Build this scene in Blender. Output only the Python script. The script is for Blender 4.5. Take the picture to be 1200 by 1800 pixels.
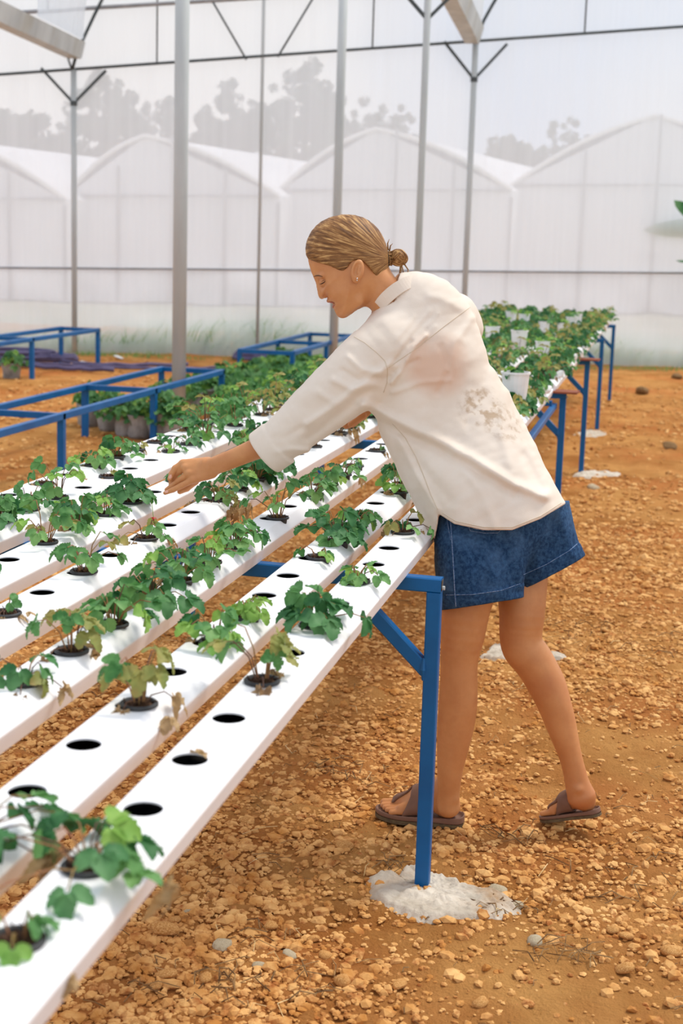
import bpy, math, random
import numpy as np
from math import pi, sin, cos, sqrt, atan, atan2, radians
from mathutils import Vector, Matrix, noise as mnoise

C = bpy.context.scene
for o in list(bpy.data.objects): bpy.data.objects.remove(o)
COL = C.collection

# ------------------------------------------------------------------ camera
F_PX, CX, CY, CAM_H, ROLL_T = 2600.0, 600.0, 900.0, 1.64, 0.030
VPX, VPY = 1180.0, 435.0           # where the channels meet
_roll = atan(ROLL_T)
_yh = VPY + ROLL_T*(CX-VPX)
_th = atan((CY-_yh)*cos(_roll)/F_PX)
def _axes(yaw):
    fw = np.array([sin(yaw)*cos(_th), cos(yaw)*cos(_th), -sin(_th)])
    rt = np.array([cos(yaw), -sin(yaw), 0.0]); up = np.cross(rt, fw)
    c, s = cos(_roll), sin(_roll)
    return fw, c*rt+s*up, s*rt-c*up
YAW = radians(-12.0772)
FW, RX, DN = _axes(YAW)
def ray(px, py): return FW + RX*((px-CX)/F_PX) + DN*((py-CY)/F_PX)
ORG = np.array([0, 0, CAM_H])
def onz(px, py, z=0.0):
    d = ray(px, py); return ORG + d*((z-CAM_H)/d[2])
def atd(px, py, depth): return ORG + ray(px, py)*depth
def proj(p):
    v = np.asarray(p, float)-ORG; z = v@FW
    return CX+F_PX*(v@RX)/z, CY+F_PX*(v@DN)/z, z

cam_data = bpy.data.cameras.new('camera'); cam = bpy.data.objects.new('camera', cam_data); COL.objects.link(cam)
cam.matrix_world = Matrix(((RX[0], -DN[0], -FW[0], 0), (RX[1], -DN[1], -FW[1], 0), (RX[2], -DN[2], -FW[2], CAM_H), (0, 0, 0, 1)))
cam_data.sensor_fit = 'VERTICAL'; cam_data.sensor_height = 36; cam_data.sensor_width = 24
cam_data.lens = F_PX*36/1800
cam_data.clip_start = 0.05; cam_data.clip_end = 500
cam_data.dof.use_dof = True; cam_data.dof.focus_distance = 3.95; cam_data.dof.aperture_fstop = 5.0
C.camera = cam

# ------------------------------------------------------------------ world, sun, exposure
C.view_settings.view_transform = 'Standard'; C.view_settings.look = 'None'
C.view_settings.exposure = 0.12; C.view_settings.gamma = 1.0; C.view_settings.use_curve_mapping = False
W = bpy.data.worlds.new('overcast_sky'); C.world = W; W.use_nodes = True
wn, wl = W.node_tree.nodes, W.node_tree.links
wn.clear()
w_out = wn.new('ShaderNodeOutputWorld'); w_bg = wn.new('ShaderNodeBackground')
w_tc = wn.new('ShaderNodeTexCoord'); w_no = wn.new('ShaderNodeTexNoise'); w_cr = wn.new('ShaderNodeValToRGB')
w_no.inputs['Scale'].default_value = 3.0; w_no.inputs['Detail'].default_value = 4
w_cr.color_ramp.elements[0].position = 0.42; w_cr.color_ramp.elements[0].color = (0.62, 0.74, 0.96, 1)
w_cr.color_ramp.elements[1].position = 0.62; w_cr.color_ramp.elements[1].color = (1.0, 0.985, 0.96, 1)
wl.new(w_tc.outputs['Generated'], w_no.inputs['Vector']); wl.new(w_no.outputs['Fac'], w_cr.inputs['Fac'])
wl.new(w_cr.outputs['Color'], w_bg.inputs['Color']); wl.new(w_bg.outputs[0], w_out.inputs['Surface'])
w_bg.inputs['Strength'].default_value = 1.08
sun_d = bpy.data.lights.new('sun', 'SUN'); sun = bpy.data.objects.new('sun', sun_d); COL.objects.link(sun)
sun_d.energy = 2.3; sun_d.angle = radians(16); sun_d.color = (1.0, 0.95, 0.86)
_sd = Vector((0.42, 0.42, 1.0)).normalized()           # direction towards the sun
sun.rotation_euler = _sd.to_track_quat('Z', 'Y').to_euler()

# ------------------------------------------------------------------ helpers
def nd(nt, kind, **kw):
    n = nt.nodes.new(kind)
    for k, v in kw.items():
        if k in n.inputs.keys(): n.inputs[k].default_value = v
        else: setattr(n, k, v)
    return n
def srgb(r, g, b):
    f = lambda c: ((c/255+0.055)/1.055)**2.4 if c/255 > 0.04045 else c/255/12.92
    return (f(r), f(g), f(b), 1)
def mat(name, col, col2=None, scale=8, rough=0.6, bump=0.0, bscale=40, spec=0.3, detail=5, stretch=None, lo=0.35, hi=0.65, sss=0, coord='Object', metal=0, bdist=0.01, col3=None, scale3=3, lo3=.5, hi3=.65):
    m = bpy.data.materials.new(name); m.use_nodes = True; nt = m.node_tree
    p = nt.nodes['Principled BSDF']
    p.inputs['Roughness'].default_value = rough; p.inputs['Specular IOR Level'].default_value = spec
    p.inputs['Metallic'].default_value = metal
    tc = nd(nt, 'ShaderNodeTexCoord'); mp = nd(nt, 'ShaderNodeMapping')
    nt.links.new(tc.outputs[coord], mp.inputs['Vector'])
    if stretch: mp.inputs['Scale'].default_value = stretch
    p.inputs['Base Color'].default_value = col
    out = None
    if col2:
        no = nd(nt, 'ShaderNodeTexNoise', Scale=scale, Detail=detail, Roughness=0.6)
        cr = nd(nt, 'ShaderNodeValToRGB'); cr.color_ramp.elements[0].position = lo; cr.color_ramp.elements[1].position = hi
        cr.color_ramp.elements[0].color = col; cr.color_ramp.elements[1].color = col2
        nt.links.new(mp.outputs[0], no.inputs['Vector']); nt.links.new(no.outputs['Fac'], cr.inputs['Fac'])
        out = cr.outputs['Color']
    if col3:
        no3 = nd(nt, 'ShaderNodeTexNoise', Scale=scale3, Detail=4, Roughness=0.6)
        mr = nd(nt, 'ShaderNodeMapRange'); mr.inputs['From Min'].default_value = lo3; mr.inputs['From Max'].default_value = hi3
        mx = nd(nt, 'ShaderNodeMix', data_type='RGBA'); mx.inputs[7].default_value = col3
        nt.links.new(mp.outputs[0], no3.inputs['Vector']); nt.links.new(no3.outputs['Fac'], mr.inputs['Value']); nt.links.new(mr.outputs[0], mx.inputs[0])
        if out: nt.links.new(out, mx.inputs[6])
        else: mx.inputs[6].default_value = col
        out = mx.outputs[2]
    if out: nt.links.new(out, p.inputs['Base Color'])
    if bump:
        nb = nd(nt, 'ShaderNodeTexNoise', Scale=bscale, Detail=8, Roughness=0.65)
        bp = nd(nt, 'ShaderNodeBump', Strength=bump, Distance=bdist)
        nt.links.new(mp.outputs[0], nb.inputs['Vector']); nt.links.new(nb.outputs['Fac'], bp.inputs['Height']); nt.links.new(bp.outputs[0], p.inputs['Normal'])
    if sss:
        p.inputs['Subsurface Weight'].default_value = sss; p.inputs['Subsurface Radius'].default_value = (0.012, 0.005, 0.003); p.inputs['Subsurface Scale'].default_value = 1.0
    return m

class MB:
    """collects shapes into one mesh"""
    def __init__(s): s.v = []; s.f = []; s.m = []; s.n = 0; s.cur = 0
    def add(s, vs, fs):
        b = s.n; s.v.extend([tuple(map(float, p)) for p in vs]); s.n += len(vs)
        for f in fs: s.f.append(tuple(b+i for i in f)); s.m.append(s.cur)
    def box(s, c, sz, rot=None):
        x, y, z = [k/2 for k in sz]
        vs = [Vector((i*x, j*y, k*z)) for i in (-1, 1) for j in (-1, 1) for k in (-1, 1)]
        if rot is not None: vs = [rot @ v for v in vs]
        c = Vector(c)
        s.add([v+c for v in vs], [(0, 1, 3, 2), (4, 6, 7, 5), (0, 4, 5, 1), (2, 3, 7, 6), (0, 2, 6, 4), (1, 5, 7, 3)])
    def beam(s, a, b, w, h, up=(0, 0, 1), ch=0.0):
        """square tube from a to b with a small chamfer"""
        a, b = Vector(a), Vector(b); d = (b-a).normalized(); up = Vector(up)
        if abs(d.dot(up)) > .98: up = Vector((0, 1, 0))
        r = d.cross(up).normalized(); u = r.cross(d).normalized()
        w, h = w/2, h/2
        if ch > 0: pr = [(-w+ch, -h), (w-ch, -h), (w, -h+ch), (w, h-ch), (w-ch, h), (-w+ch, h), (-w, h-ch), (-w, -h+ch)]
        else: pr = [(-w, -h), (w, -h), (w, h), (-w, h)]
        n = len(pr)
        vs = [p+r*x+u*y for p in (a, b) for x, y in pr]
        s.add(vs, [(i, (i+1) % n, n+(i+1) % n, n+i) for i in range(n)]+[tuple(range(n))[::-1], tuple(range(n, 2*n))])
    def tube(s, pts, rad, seg=8, caps=True):
        pts = [Vector(p) for p in pts]; n = len(pts)
        rads = rad if hasattr(rad, '__len__') else [rad]*n
        t = [(pts[min(i+1, n-1)]-pts[max(i-1, 0)]).normalized() for i in range(n)]
        ref = Vector((0, 0, 1)) if abs(t[0].z) < .9 else Vector((1, 0, 0))
        r = t[0].cross(ref).normalized(); vs = []
        for i in range(n):
            r = (r-t[i]*r.dot(t[i])).normalized(); u = t[i].cross(r)
            for k in range(seg):
                a = 2*pi*k/seg; vs.append(pts[i]+(r*cos(a)+u*sin(a))*rads[i])
        fs = [(i*seg+k, i*seg+(k+1) % seg, (i+1)*seg+(k+1) % seg, (i+1)*seg+k) for i in range(n-1) for k in range(seg)]
        if caps: fs += [tuple(range(seg))[::-1], tuple(range((n-1)*seg, n*seg))]
        s.add(vs, fs)
    def lathe(s, prof, seg=24, c=(0, 0, 0), sx=1, sy=1):
        n = len(prof); vs = [(c[0]+r*cos(2*pi*k/seg)*sx, c[1]+r*sin(2*pi*k/seg)*sy, c[2]+z) for r, z in prof for k in range(seg)]
        s.add(vs, [(i*seg+k, i*seg+(k+1) % seg, (i+1)*seg+(k+1) % seg, (i+1)*seg+k) for i in range(n-1) for k in range(seg)])
    def disc(s, c, r, z, seg=24, wob=0):
        vs = [(c[0], c[1], z+wob)]+[(c[0]+r*cos(2*pi*k/seg), c[1]+r*sin(2*pi*k/seg), z) for k in range(seg)]
        s.add(vs, [(0, 1+k, 1+(k+1) % seg) for k in range(seg)])
    def build(s, name, mats, parent=None, smooth=False, loc=None):
        me = bpy.data.meshes.new(name); me.from_pydata(s.v, [], s.f)
        ms = mats if isinstance(mats, (list, tuple)) else [mats]
        for m in ms: me.materials.append(m)
        if len(ms) > 1: me.polygons.foreach_set('material_index', s.m)
        if smooth: me.polygons.foreach_set('use_smooth', [True]*len(me.polygons))
        me.update()
        o = bpy.data.objects.new(name, me); COL.objects.link(o)
        if parent is not None: o.parent = parent
        if loc is not None: o.location = loc
        return o
def npmesh(name, V, Fc, mats, parent=None, smooth=True, matidx=None):
    """mesh from numpy arrays (quads or tris)"""
    me = bpy.data.meshes.new(name); V = np.asarray(V, np.float32); Fc = np.asarray(Fc, np.int32)
    k = Fc.shape[1]; n = len(Fc)
    me.vertices.add(len(V)); me.vertices.foreach_set('co', V.ravel())
    me.loops.add(n*k); me.loops.foreach_set('vertex_index', Fc.ravel())
    me.polygons.add(n); me.polygons.foreach_set('loop_start', np.arange(0, n*k, k, dtype=np.int32))
    me.polygons.foreach_set('use_smooth', np.full(n, smooth))
    for m in (mats if isinstance(mats, (list, tuple)) else [mats]): me.materials.append(m)
    if matidx is not None: me.polygons.foreach_set('material_index', np.asarray(matidx, np.int32))
    me.update(calc_edges=True); me.validate()
    o = bpy.data.objects.new(name, me); COL.objects.link(o)
    if parent is not None: o.parent = parent
    return o
def tag(o, label=None, cat=None, group=None, kind=None):
    if label: o['label'] = label
    if cat: o['category'] = cat
    if group: o['group'] = group
    if kind: o['kind'] = kind
    return o
def empty(name, loc, label, cat, group=None, rz=0):
    o = bpy.data.objects.new(name, None); COL.objects.link(o); o.location = loc; o.rotation_euler = (0, 0, rz)
    o.empty_display_size = .05
    return tag(o, label, cat, group)
_TAB = {}
def _tab(s):
    if s not in _TAB: _TAB[s] = np.random.RandomState(s).rand(256, 256)
    return _TAB[s]
def fbm(x, y, sc, seed=0, oct=4):
    """cheap value-noise fbm on numpy arrays"""
    out = np.zeros_like(x); amp = 1.0; tot = 0
    for k in range(oct):
        T = _tab(seed+k*17)
        u = x*sc+seed*3.1; v = y*sc+seed*1.7
        iu = np.floor(u).astype(int); iv = np.floor(v).astype(int); fu = u-iu; fv = v-iv
        fu = fu*fu*(3-2*fu); fv = fv*fv*(3-2*fv)
        g = lambda a, b: T[a % 256, b % 256]
        out += amp*((g(iu, iv)*(1-fu)+g(iu+1, iv)*fu)*(1-fv)+(g(iu, iv+1)*(1-fu)+g(iu+1, iv+1)*fu)*fv)
        tot += amp; amp *= .5; sc *= 2.03
    return out/tot-.5

# ------------------------------------------------------------------ materials
M = {}
M['soil'] = mat('ochre_soil', srgb(182, 120, 62), srgb(224, 164, 96), scale=2.2, rough=1.0, bump=1.0, bscale=90, bdist=.022, spec=.05, col3=srgb(200, 122, 66), scale3=.9, lo3=.45, hi3=.7)
M['stone'] = mat('ochre_stone', srgb(190, 130, 68), srgb(234, 186, 122), scale=9, rough=1.0, bump=.5, bscale=160, bdist=.003, spec=.05, col3=srgb(164, 100, 54), scale3=25, lo3=.5, hi3=.7)
M['pale'] = mat('pale_stone', srgb(186, 170, 140), srgb(212, 196, 166), scale=12, rough=1.0, bump=.6, bscale=120, bdist=.004, spec=.05)
M['concrete'] = mat('spilled_concrete', srgb(190, 178, 160), srgb(224, 213, 196), scale=14, rough=.95, bump=.9, bscale=60, bdist=.006, spec=.1, col3=srgb(160, 124, 84), scale3=7, lo3=.52, hi3=.75)
M['litter'] = mat('dry_litter', srgb(92, 68, 48), srgb(160, 126, 84), scale=30, rough=.95, spec=.1)
M['straw'] = mat('straw', srgb(196, 164, 110), srgb(226, 200, 150), scale=20, rough=.9)
M['blue'] = mat('blue_paint', srgb(0, 84, 142), srgb(2, 98, 160), scale=5, rough=.42, bump=.15, bscale=18, spec=.35, bdist=.004)
M['blue_chip'] = mat('bare_steel_end', srgb(120, 112, 100), srgb(70, 60, 52), scale=60, rough=.5, metal=.6)
M['galv'] = mat('galvanised_steel', srgb(180, 184, 182), srgb(204, 208, 206), scale=3, rough=.45, spec=.5, stretch=(1, 1, .15), col3=srgb(168, 162, 142), scale3=2, lo3=.55, hi3=.78)
M['dark_steel'] = mat('dark_steel', srgb(58, 66, 68), srgb(78, 84, 84), scale=6, rough=.5, spec=.4)
M['grey_pipe'] = mat('grey_pipe', srgb(140, 142, 144), srgb(160, 160, 162), scale=6, rough=.5, spec=.4)
M['pvc'] = mat('white_pvc', srgb(240, 237, 236), srgb(246, 244, 243), scale=4, rough=.42, bump=.05, bscale=12, spec=.35, col3=srgb(224, 214, 202), scale3=11, lo3=.66, hi3=.8)
M['pvc_in'] = mat('channel_inside_shade', srgb(26, 24, 24), rough=.5)  # near-black colour paints the shade inside the white channels
M['netpot'] = mat('black_net_pot', srgb(42, 42, 44), srgb(66, 66, 66), scale=40, rough=.55)
M['peat'] = mat('potting_mix', srgb(50, 34, 26), srgb(104, 74, 52), scale=90, rough=1, bump=1, bscale=150, bdist=.006)
M['white_plastic'] = mat('white_plastic', srgb(242, 240, 238), srgb(230, 226, 222), scale=10, rough=.5)
M['bag'] = mat('grey_grow_bag', srgb(176, 172, 166), srgb(130, 126, 122), scale=8, rough=.7, bump=.6, bscale=22, bdist=.02)
M['terracotta'] = mat('reddish_board', srgb(150, 84, 56), srgb(122, 66, 44), scale=12, rough=.8, stretch=(1, 8, 1))
M['hose'] = mat('violet_hose', srgb(82, 76, 108), srgb(108, 100, 132), scale=6, rough=.6)
def leafmat(name, a, b, c=None, tr=.35):
    m = mat(name, a, b, scale=16, rough=.55, bump=.35, bscale=70, spec=.35, bdist=.002, col3=c, scale3=5, lo3=.52, hi3=.7)
    nt = m.node_tree; p = nt.nodes['Principled BSDF']; out = nt.nodes['Material Output']
    t = nd(nt, 'ShaderNodeBsdfTranslucent'); mx = nd(nt, 'ShaderNodeMixShader'); mx.inputs[0].default_value = tr
    src = p.inputs['Base Color'].links[0].from_socket
    nt.links.new(src, t.inputs['Color']); nt.links.new(p.outputs[0], mx.inputs[1]); nt.links.new(t.outputs[0], mx.inputs[2]); nt.links.new(mx.outputs[0], out.inputs['Surface'])
    return m
M['leaf'] = leafmat('green_leaf', srgb(66, 122, 60), srgb(114, 164, 94), srgb(142, 182, 106))
M['leaf_dark'] = leafmat('dark_green_leaf', srgb(42, 98, 52), srgb(80, 136, 78), srgb(112, 158, 102))
M['leaf_lime'] = leafmat('light_green_leaf', srgb(118, 166, 66), srgb(160, 196, 96), srgb(96, 148, 62))
M['leaf_yellow'] = leafmat('yellowing_leaf', srgb(170, 158, 88), srgb(134, 150, 78), srgb(178, 134, 84))
M['leaf_dry'] = leafmat('withered_leaf', srgb(176, 140, 92), srgb(202, 172, 124), srgb(122, 88, 58), tr=.2)
M['stem_red'] = mat('reddish_stem', srgb(150, 92, 66), srgb(138, 120, 62), scale=14, rough=.6)
M['stem_brown'] = mat('brown_stem', srgb(112, 80, 60), srgb(88, 62, 50), scale=20, rough=.8)
M['grass'] = leafmat('grass_blade', srgb(112, 160, 84), srgb(156, 186, 108))
M['far_tree'] = mat('tree_foliage', srgb(44, 66, 44), srgb(70, 92, 60), scale=1.6, rough=1)
M['bark'] = mat('bark', srgb(84, 74, 64), rough=1)
def film_mat(name, clear, rough, white=.9, streak=True, tint=(1, 1, 1, 1)):
    """polythene: part of the light passes slightly scattered, the rest is diffused"""
    m = bpy.data.materials.new(name); m.use_nodes = True; nt = m.node_tree; nt.nodes.clear()
    out = nd(nt, 'ShaderNodeOutputMaterial')
    rf = nd(nt, 'ShaderNodeBsdfRefraction', Roughness=rough, IOR=1.02); rf.inputs['Color'].default_value = tint
    tl = nd(nt, 'ShaderNodeBsdfTranslucent'); tl.inputs['Color'].default_value = (white*.95, white*.97, white, 1)
    df = nd(nt, 'ShaderNodeBsdfDiffuse'); df.inputs['Color'].default_value = (white*.94, white*.97, white, 1)
    m1 = nd(nt, 'ShaderNodeMixShader'); m1.inputs[0].default_value = .42
    nt.links.new(tl.outputs[0], m1.inputs[1]); nt.links.new(df.outputs[0], m1.inputs[2])
    m2 = nd(nt, 'ShaderNodeMixShader')
    tc = nd(nt, 'ShaderNodeTexCoord'); mp = nd(nt, 'ShaderNodeMapping'); mp.inputs['Scale'].default_value = (3.2, 3.2, .12)
    no = nd(nt, 'ShaderNodeTexNoise', Scale=3.0, Detail=5)
    mr = nd(nt, 'ShaderNodeMapRange'); mr.inputs['From Min'].default_value = .3; mr.inputs['From Max'].default_value = .7
    mr.inputs['To Min'].default_value = clear*.82; mr.inputs['To Max'].default_value = min(1, clear*1.15)
    nt.links.new(tc.outputs['Object'], mp.inputs[0]); nt.links.new(mp.outputs[0], no.inputs['Vector']); nt.links.new(no.outputs['Fac'], mr.inputs['Value'])
    nt.links.new(mr.outputs[0], m2.inputs[0])
    nt.links.new(m1.outputs[0], m2.inputs[1]); nt.links.new(rf.outputs[0], m2.inputs[2]); nt.links.new(m2.outputs[0], out.inputs['Surface'])
    return m
M['film'] = film_mat('greenhouse_film', .22, .11, white=.98)
M['film_low'] = film_mat('double_greenhouse_film', .24, .12, white=.98)
M['film_far'] = mat('white_greenhouse_film', srgb(226, 226, 230), srgb(238, 238, 242), scale=.4, rough=.7)
# ------------------------------------------------------------------ ground
def ground_z(x, y):
    x = np.asarray(x, float); y = np.asarray(y, float)
    z = .030*fbm(x, y, 1.1, 3, 3)+.022*fbm(x, y, 6, 5, 3)
    far = np.clip((y-6)/6, 0, 1)
    return z*(1+1.0*far)
def grid(x0, x1, y0, y1, dx, dy):
    xs = np.arange(x0, x1+dx/2, dx); ys = np.arange(y0, y1+dy/2, dy)
    X, Y = np.meshgrid(xs, ys, indexing='xy'); n, m = X.shape
    i = np.arange(n*m).reshape(n, m)
    Fc = np.stack([i[:-1, :-1], i[:-1, 1:], i[1:, 1:], i[1:, :-1]], -1).reshape(-1, 4)
    return X, Y, Fc
def build_ground():
    # one sheet: rows get coarser with distance
    ys = [-4.0]
    while ys[-1] < 24: ys.append(ys[-1]+(.4 if ys[-1] < 1.2 else max(.014, .0035*ys[-1]*max(1, ys[-1]/5))))
    xs = [-14.0]
    while xs[-1] < 5: xs.append(xs[-1]+(.014 if -2.6 < xs[-1] < 1.2 else .06 if -6 < xs[-1] < 2 else .2))
    X, Y = np.meshgrid(np.array(xs), np.array(ys)); n, m = X.shape
    Z = ground_z(X, Y)+.016*fbm(X, Y, 22, 9, 3)+.011*fbm(X, Y, 55, 11, 2)
    i = np.arange(n*m).reshape(n, m)
    Fc = np.stack([i[:-1, :-1], i[:-1, 1:], i[1:, 1:], i[1:, :-1]], -1).reshape(-1, 4)
    g = npmesh('ground', np.stack([X, Y, Z], -1).reshape(-1, 3), Fc, M['soil'], smooth=True)
    tag(g, kind='structure')
build_ground()
_m = MB(); _m.add([(-90, 24, -.02), (90, 24, -.02), (90, 140, -.02), (-90, 140, -.02)], [(0, 1, 2, 3)])
_m.add([(-90, -4, -.03), (-14, -4, -.03), (-14, 24, -.03), (-90, 24, -.03)], [(0, 1, 2, 3)])
_m.add([(5, -4, -.03), (90, -4, -.03), (90, 24, -.03), (5, 24, -.03)], [(0, 1, 2, 3)])
M['field'] = mat('grassy_field', srgb(150, 156, 130), srgb(176, 168, 146), scale=.3, rough=1)
tag(_m.build('outer_field', M['field']), kind='structure')

# ------------------------------------------------------------------ end wall of the greenhouse
WA = onz(132, 620); WB = onz(1150, 645)
_wd = (WB-WA); _wd /= np.linalg.norm(_wd); _wn = np.array([_wd[1], -_wd[0], 0])      # normal points towards the camera
def onwall(px, py, off=0.0):
    d = ray(px, py); o = WA+_wn*off; return ORG+d*(((o-ORG)@_wn)/(d@_wn))
def wz(s, h0, h1):        # height on the wall at distance s from WA, h0 at WA and h1 at WB
    return h0+(h1-h0)*s/6.9
def wp(s, z, off=0.0): q = WA+_wd*s+_wn*off; return (q[0], q[1], z)
def film_panel(name, zlo, zhi, mt, s0=-7, s1=9, wob=.03, off=0, n=160, mrow=14, seed=1):
    S = np.linspace(s0, s1, n); T = np.linspace(0, 1, mrow); SS, TT = np.meshgrid(S, T)
    lo = np.array([zlo(s) for s in S]); hi = np.array([zhi(s) for s in S])
    Z = lo[None, :]*(1-TT)+hi[None, :]*TT
    O = off+wob*fbm(SS, Z, .9, seed, 3)*np.sin(pi*np.clip(TT, 0, 1))
    P = WA[None, None, :]+_wd*SS[..., None]+_wn*O[..., None]; P[..., 2] = Z
    i = np.arange(P.shape[0]*P.shape[1]).reshape(P.shape[:2])
    Fc = np.stack([i[:-1, :-1], i[:-1, 1:], i[1:, 1:], i[1:, :-1]], -1).reshape(-1, 4)
    return npmesh(name, P.reshape(-1, 3), Fc, mt)
rail_z = lambda s: wz(s, 1.13, 1.27); top_z = lambda s: wz(s, 3.70, 4.42)
tag(film_panel('wall_back', rail_z, lambda s: 7.5, M['film'], wob=.02, off=-.06, seed=2), kind='structure')
tag(film_panel('wall_back_skirt', lambda s: -.05, lambda s: rail_z(s)+.02, M['film_low'], wob=.22, off=-.04, seed=7), kind='structure')

# poles standing on the wall line
def v_braces(root, bx, by, z0, zt, half, along, mt, r=.018):
    for sgn in (-1, 1):
        b = MB(); b.beam((bx, by, z0), (bx+along[0]*half*sgn, by+along[1]*half*sgn, zt), .035, .035)
        b.build('brace', mt, root)
def wall_pole(px, py, rad, ztop, label, vz=None):
    q = onwall(px, py, .02); q[2] = 0
    e = empty('steel_pole', (q[0], q[1], 0), label, 'pole', 'poles of the end wall')
    b = MB(); b.tube([(0, 0, -.05), (0, 0, ztop*.5), (0, 0, ztop)], rad, 14); b.build('shaft', M['galv'], e, smooth=True)
    if vz:
        zt = ztop
        v_braces(e, 0, 0, vz, zt, .42, _wd, M['dark_steel'])
        c = MB(); c.tube([(0, 0, vz-.03), (0, 0, vz+.03)], rad+.008, 14); c.build('clamp', M['dark_steel'], e)
    return q
Sof = lambda q: float((q-WA)@_wd)
qa = wall_pole(131, 600, .038, 3.70, 'galvanised pole with a V brace at the far left of the plastic wall', 3.27)
qb = wall_pole(452, 600, .022, 7.0, 'thin galvanised pole behind the thick left pole, midway along the wall')
qc = wall_pole(816, 520, .040, 4.23, 'galvanised pole with a dark V brace rising behind the woman at the right', 3.76)
# horizontal pipe at waist height
b = MB(); b.tube([wp(-7, rail_z(-7), 0), wp(9, rail_z(9), 0)], .014, 8)
tag(b.build('wall_rail', M['grey_pipe'], smooth=True), 'thin horizontal pipe clamping the wall film above the skirt', 'pipe')
# truss on top of the wall: two chords with struts and diagonals
tr = empty('roof_truss', wp(0, 0), 'dark steel truss running along the top of the plastic end wall', 'truss')
def tchild(name, pts, r, mt=M['dark_steel']):
    o = MB(); o.tube([Vector(p)-tr.location for p in pts], r, 8); o.build(name, mt, tr, smooth=True)
tchild('lower_chord', [wp(-7, top_z(-7), .03), wp(9, top_z(9), .03)], .019)
u0 = onwall(0, 24, .03); u1 = onwall(310, 5, .03)
su0, su1 = Sof(u0), Sof(u1); uz = lambda s: u0[2]+(u1[2]-u0[2])*(s-su0)/(su1-su0)
tchild('upper_chord', [wp(-7, uz(-7), .03), wp(9, uz(9), .03)], .026, M['grey_pipe'])
for px in (276, 655, 1027):
    s = Sof(onwall(px, 60, .03)); tchild('strut', [wp(s, top_z(s), .03), wp(s, 6.8, .03)], .011)
s = Sof(onwall(75, 10, .03)); tchild('strut', [wp(s, uz(s), .03), wp(s, 6.8, .03)], .011)
for (x0, y0, x1, y1) in ((433, 105, 372, 0), (488, 100, 548, 0)):
    a_, b_ = onwall(x0, y0, .03), onwall(x1, y1, .03); e_ = a_+(b_-a_)*1.6
    tchild('diagonal', [a_, e_], .013)
# arched hoops that spring from the pole heads
def hoop(pts, label):
    P = [onwall(x, y, .05) for x, y in pts]; e = empty('arched_hoop', P[0], label, 'hoop')
    o = MB(); o.tube([Vector(p-P[0]) for p in P], .022, 8); o.build('tube', M['dark_steel'], e, smooth=True)
hoop([(127, 122), (132, 104), (141, 80), (152, 56), (166, 26), (184, -10), (205, -50)], 'dark curved roof hoop rising from the far left pole')
hoop([(836, 74), (842, 56), (850, 36), (862, 14), (876, -10), (895, -40)], 'dark curved roof hoop rising from the right pole with the V brace')
for (x0, y0, x1, y1, lb) in ((126, 122, 118, 98, 'left'), (834, 74, 822, 50, 'right')):
    a_, b_ = onwall(x0, y0, .05), onwall(x1, y1, .05)
    tchild('gutter_prop', [a_, b_], .014)
# gutters: same direction in space, running towards the camera side
gd = ray(1062, 524); gd = gd/np.linalg.norm(gd)
def gutter(px, py, w, label, length=14):
    P = onwall(px, py, .08); e = empty('roof_gutter', P, label, 'gutter', 'roof gutters')
    o = MB(); up = np.array([0, 0, 1.0]); r = np.cross(gd, up); r /= np.linalg.norm(r)
    pr = [(-w, .13), (-w*.62, -.08), (w*.62, -.08), (w, .13), (w*.9, .13), (w*.55, -.06), (-w*.55, -.06), (-w*.9, .13)]
    vs = [-gd*t+r*x+up*z for t in (0, length) for x, z in pr]
    o.add(vs, [(i, (i+1) % 8, 8+(i+1) % 8, 8+i) for i in range(8)]); o.build('trough', M['galv'], e)
gutter(131, 92, .15, 'grey sheet gutter running out of frame at the top left')
gutter(830, 66, .15, 'grey sheet gutter seen from below at the top right')
# roof film springing from the left gutter, next to the hoop
P0 = onwall(131, 86, .1); vs = []; nA, nB = 10, 14
rr = np.cross(gd, [0, 0, 1.0]); rr /= np.linalg.norm(rr)
for gx, nm in ((131, 'ceiling_left'), (830, 'ceiling_right')):
    P0 = onwall(gx, 86 if gx < 400 else 60, .1); vs = []
    for i in range(nA):
        for j in range(nB):
            a = j/(nB-1)*1.25
            vs.append(P0-gd*(i/(nA-1)*1.6)-rr*(-(1-cos(a))*2.1-.12)+np.array([0, 0, sin(a)*2.4+.12]))
    o = MB(); o.add(vs, [(i*nB+j, i*nB+j+1, (i+1)*nB+j+1, (i+1)*nB+j) for i in range(nA-1) for j in range(nB-1)])
    tag(o.build(nm, M['film'], smooth=True), kind='structure')

# ------------------------------------------------------------------ free-standing poles inside
def pole(x, y, rad, top, label, lean=(0, 0), vz=None, vt=None):
    e = empty('steel_pole', (x, y, 0), label, 'pole')
    L = 4.5 if not top else top
    b = MB(); b.tube([(0, 0, -.05), (lean[0]*L/2, lean[1]*L/2, L/2), (lean[0]*L, lean[1]*L, L)], rad, 20); b.build('shaft', M['galv'], e, smooth=True)
    if vz:
        for sgn in (-1, 1):
            b = MB(); b.beam((lean[0]*vz, lean[1]*vz, vz), (lean[0]*vz+_wd[0]*.42*sgn, _wd[1]*.42*sgn, vt), .035, .035); b.build('brace', M['dark_steel'], e)
pole(-4.06, 12.13, .060, 4.6, 'thick galvanised pole standing left of centre, nearest pole to the camera')
P3 = onz(584, 665); P3t = atd(606, 0, proj(P3)[2]*1.0)
pole(P3[0], P3[1], .052, 5.4, 'galvanised pole standing just left of the woman\'s head')
P4 = atd(733, 490, 15.6); pole(P4[0], P4[1], .037, 5.4, 'slim galvanised pole right behind the woman\'s hair bun', vz=P4[2]+2.62, vt=P4[2]+3.05)

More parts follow.
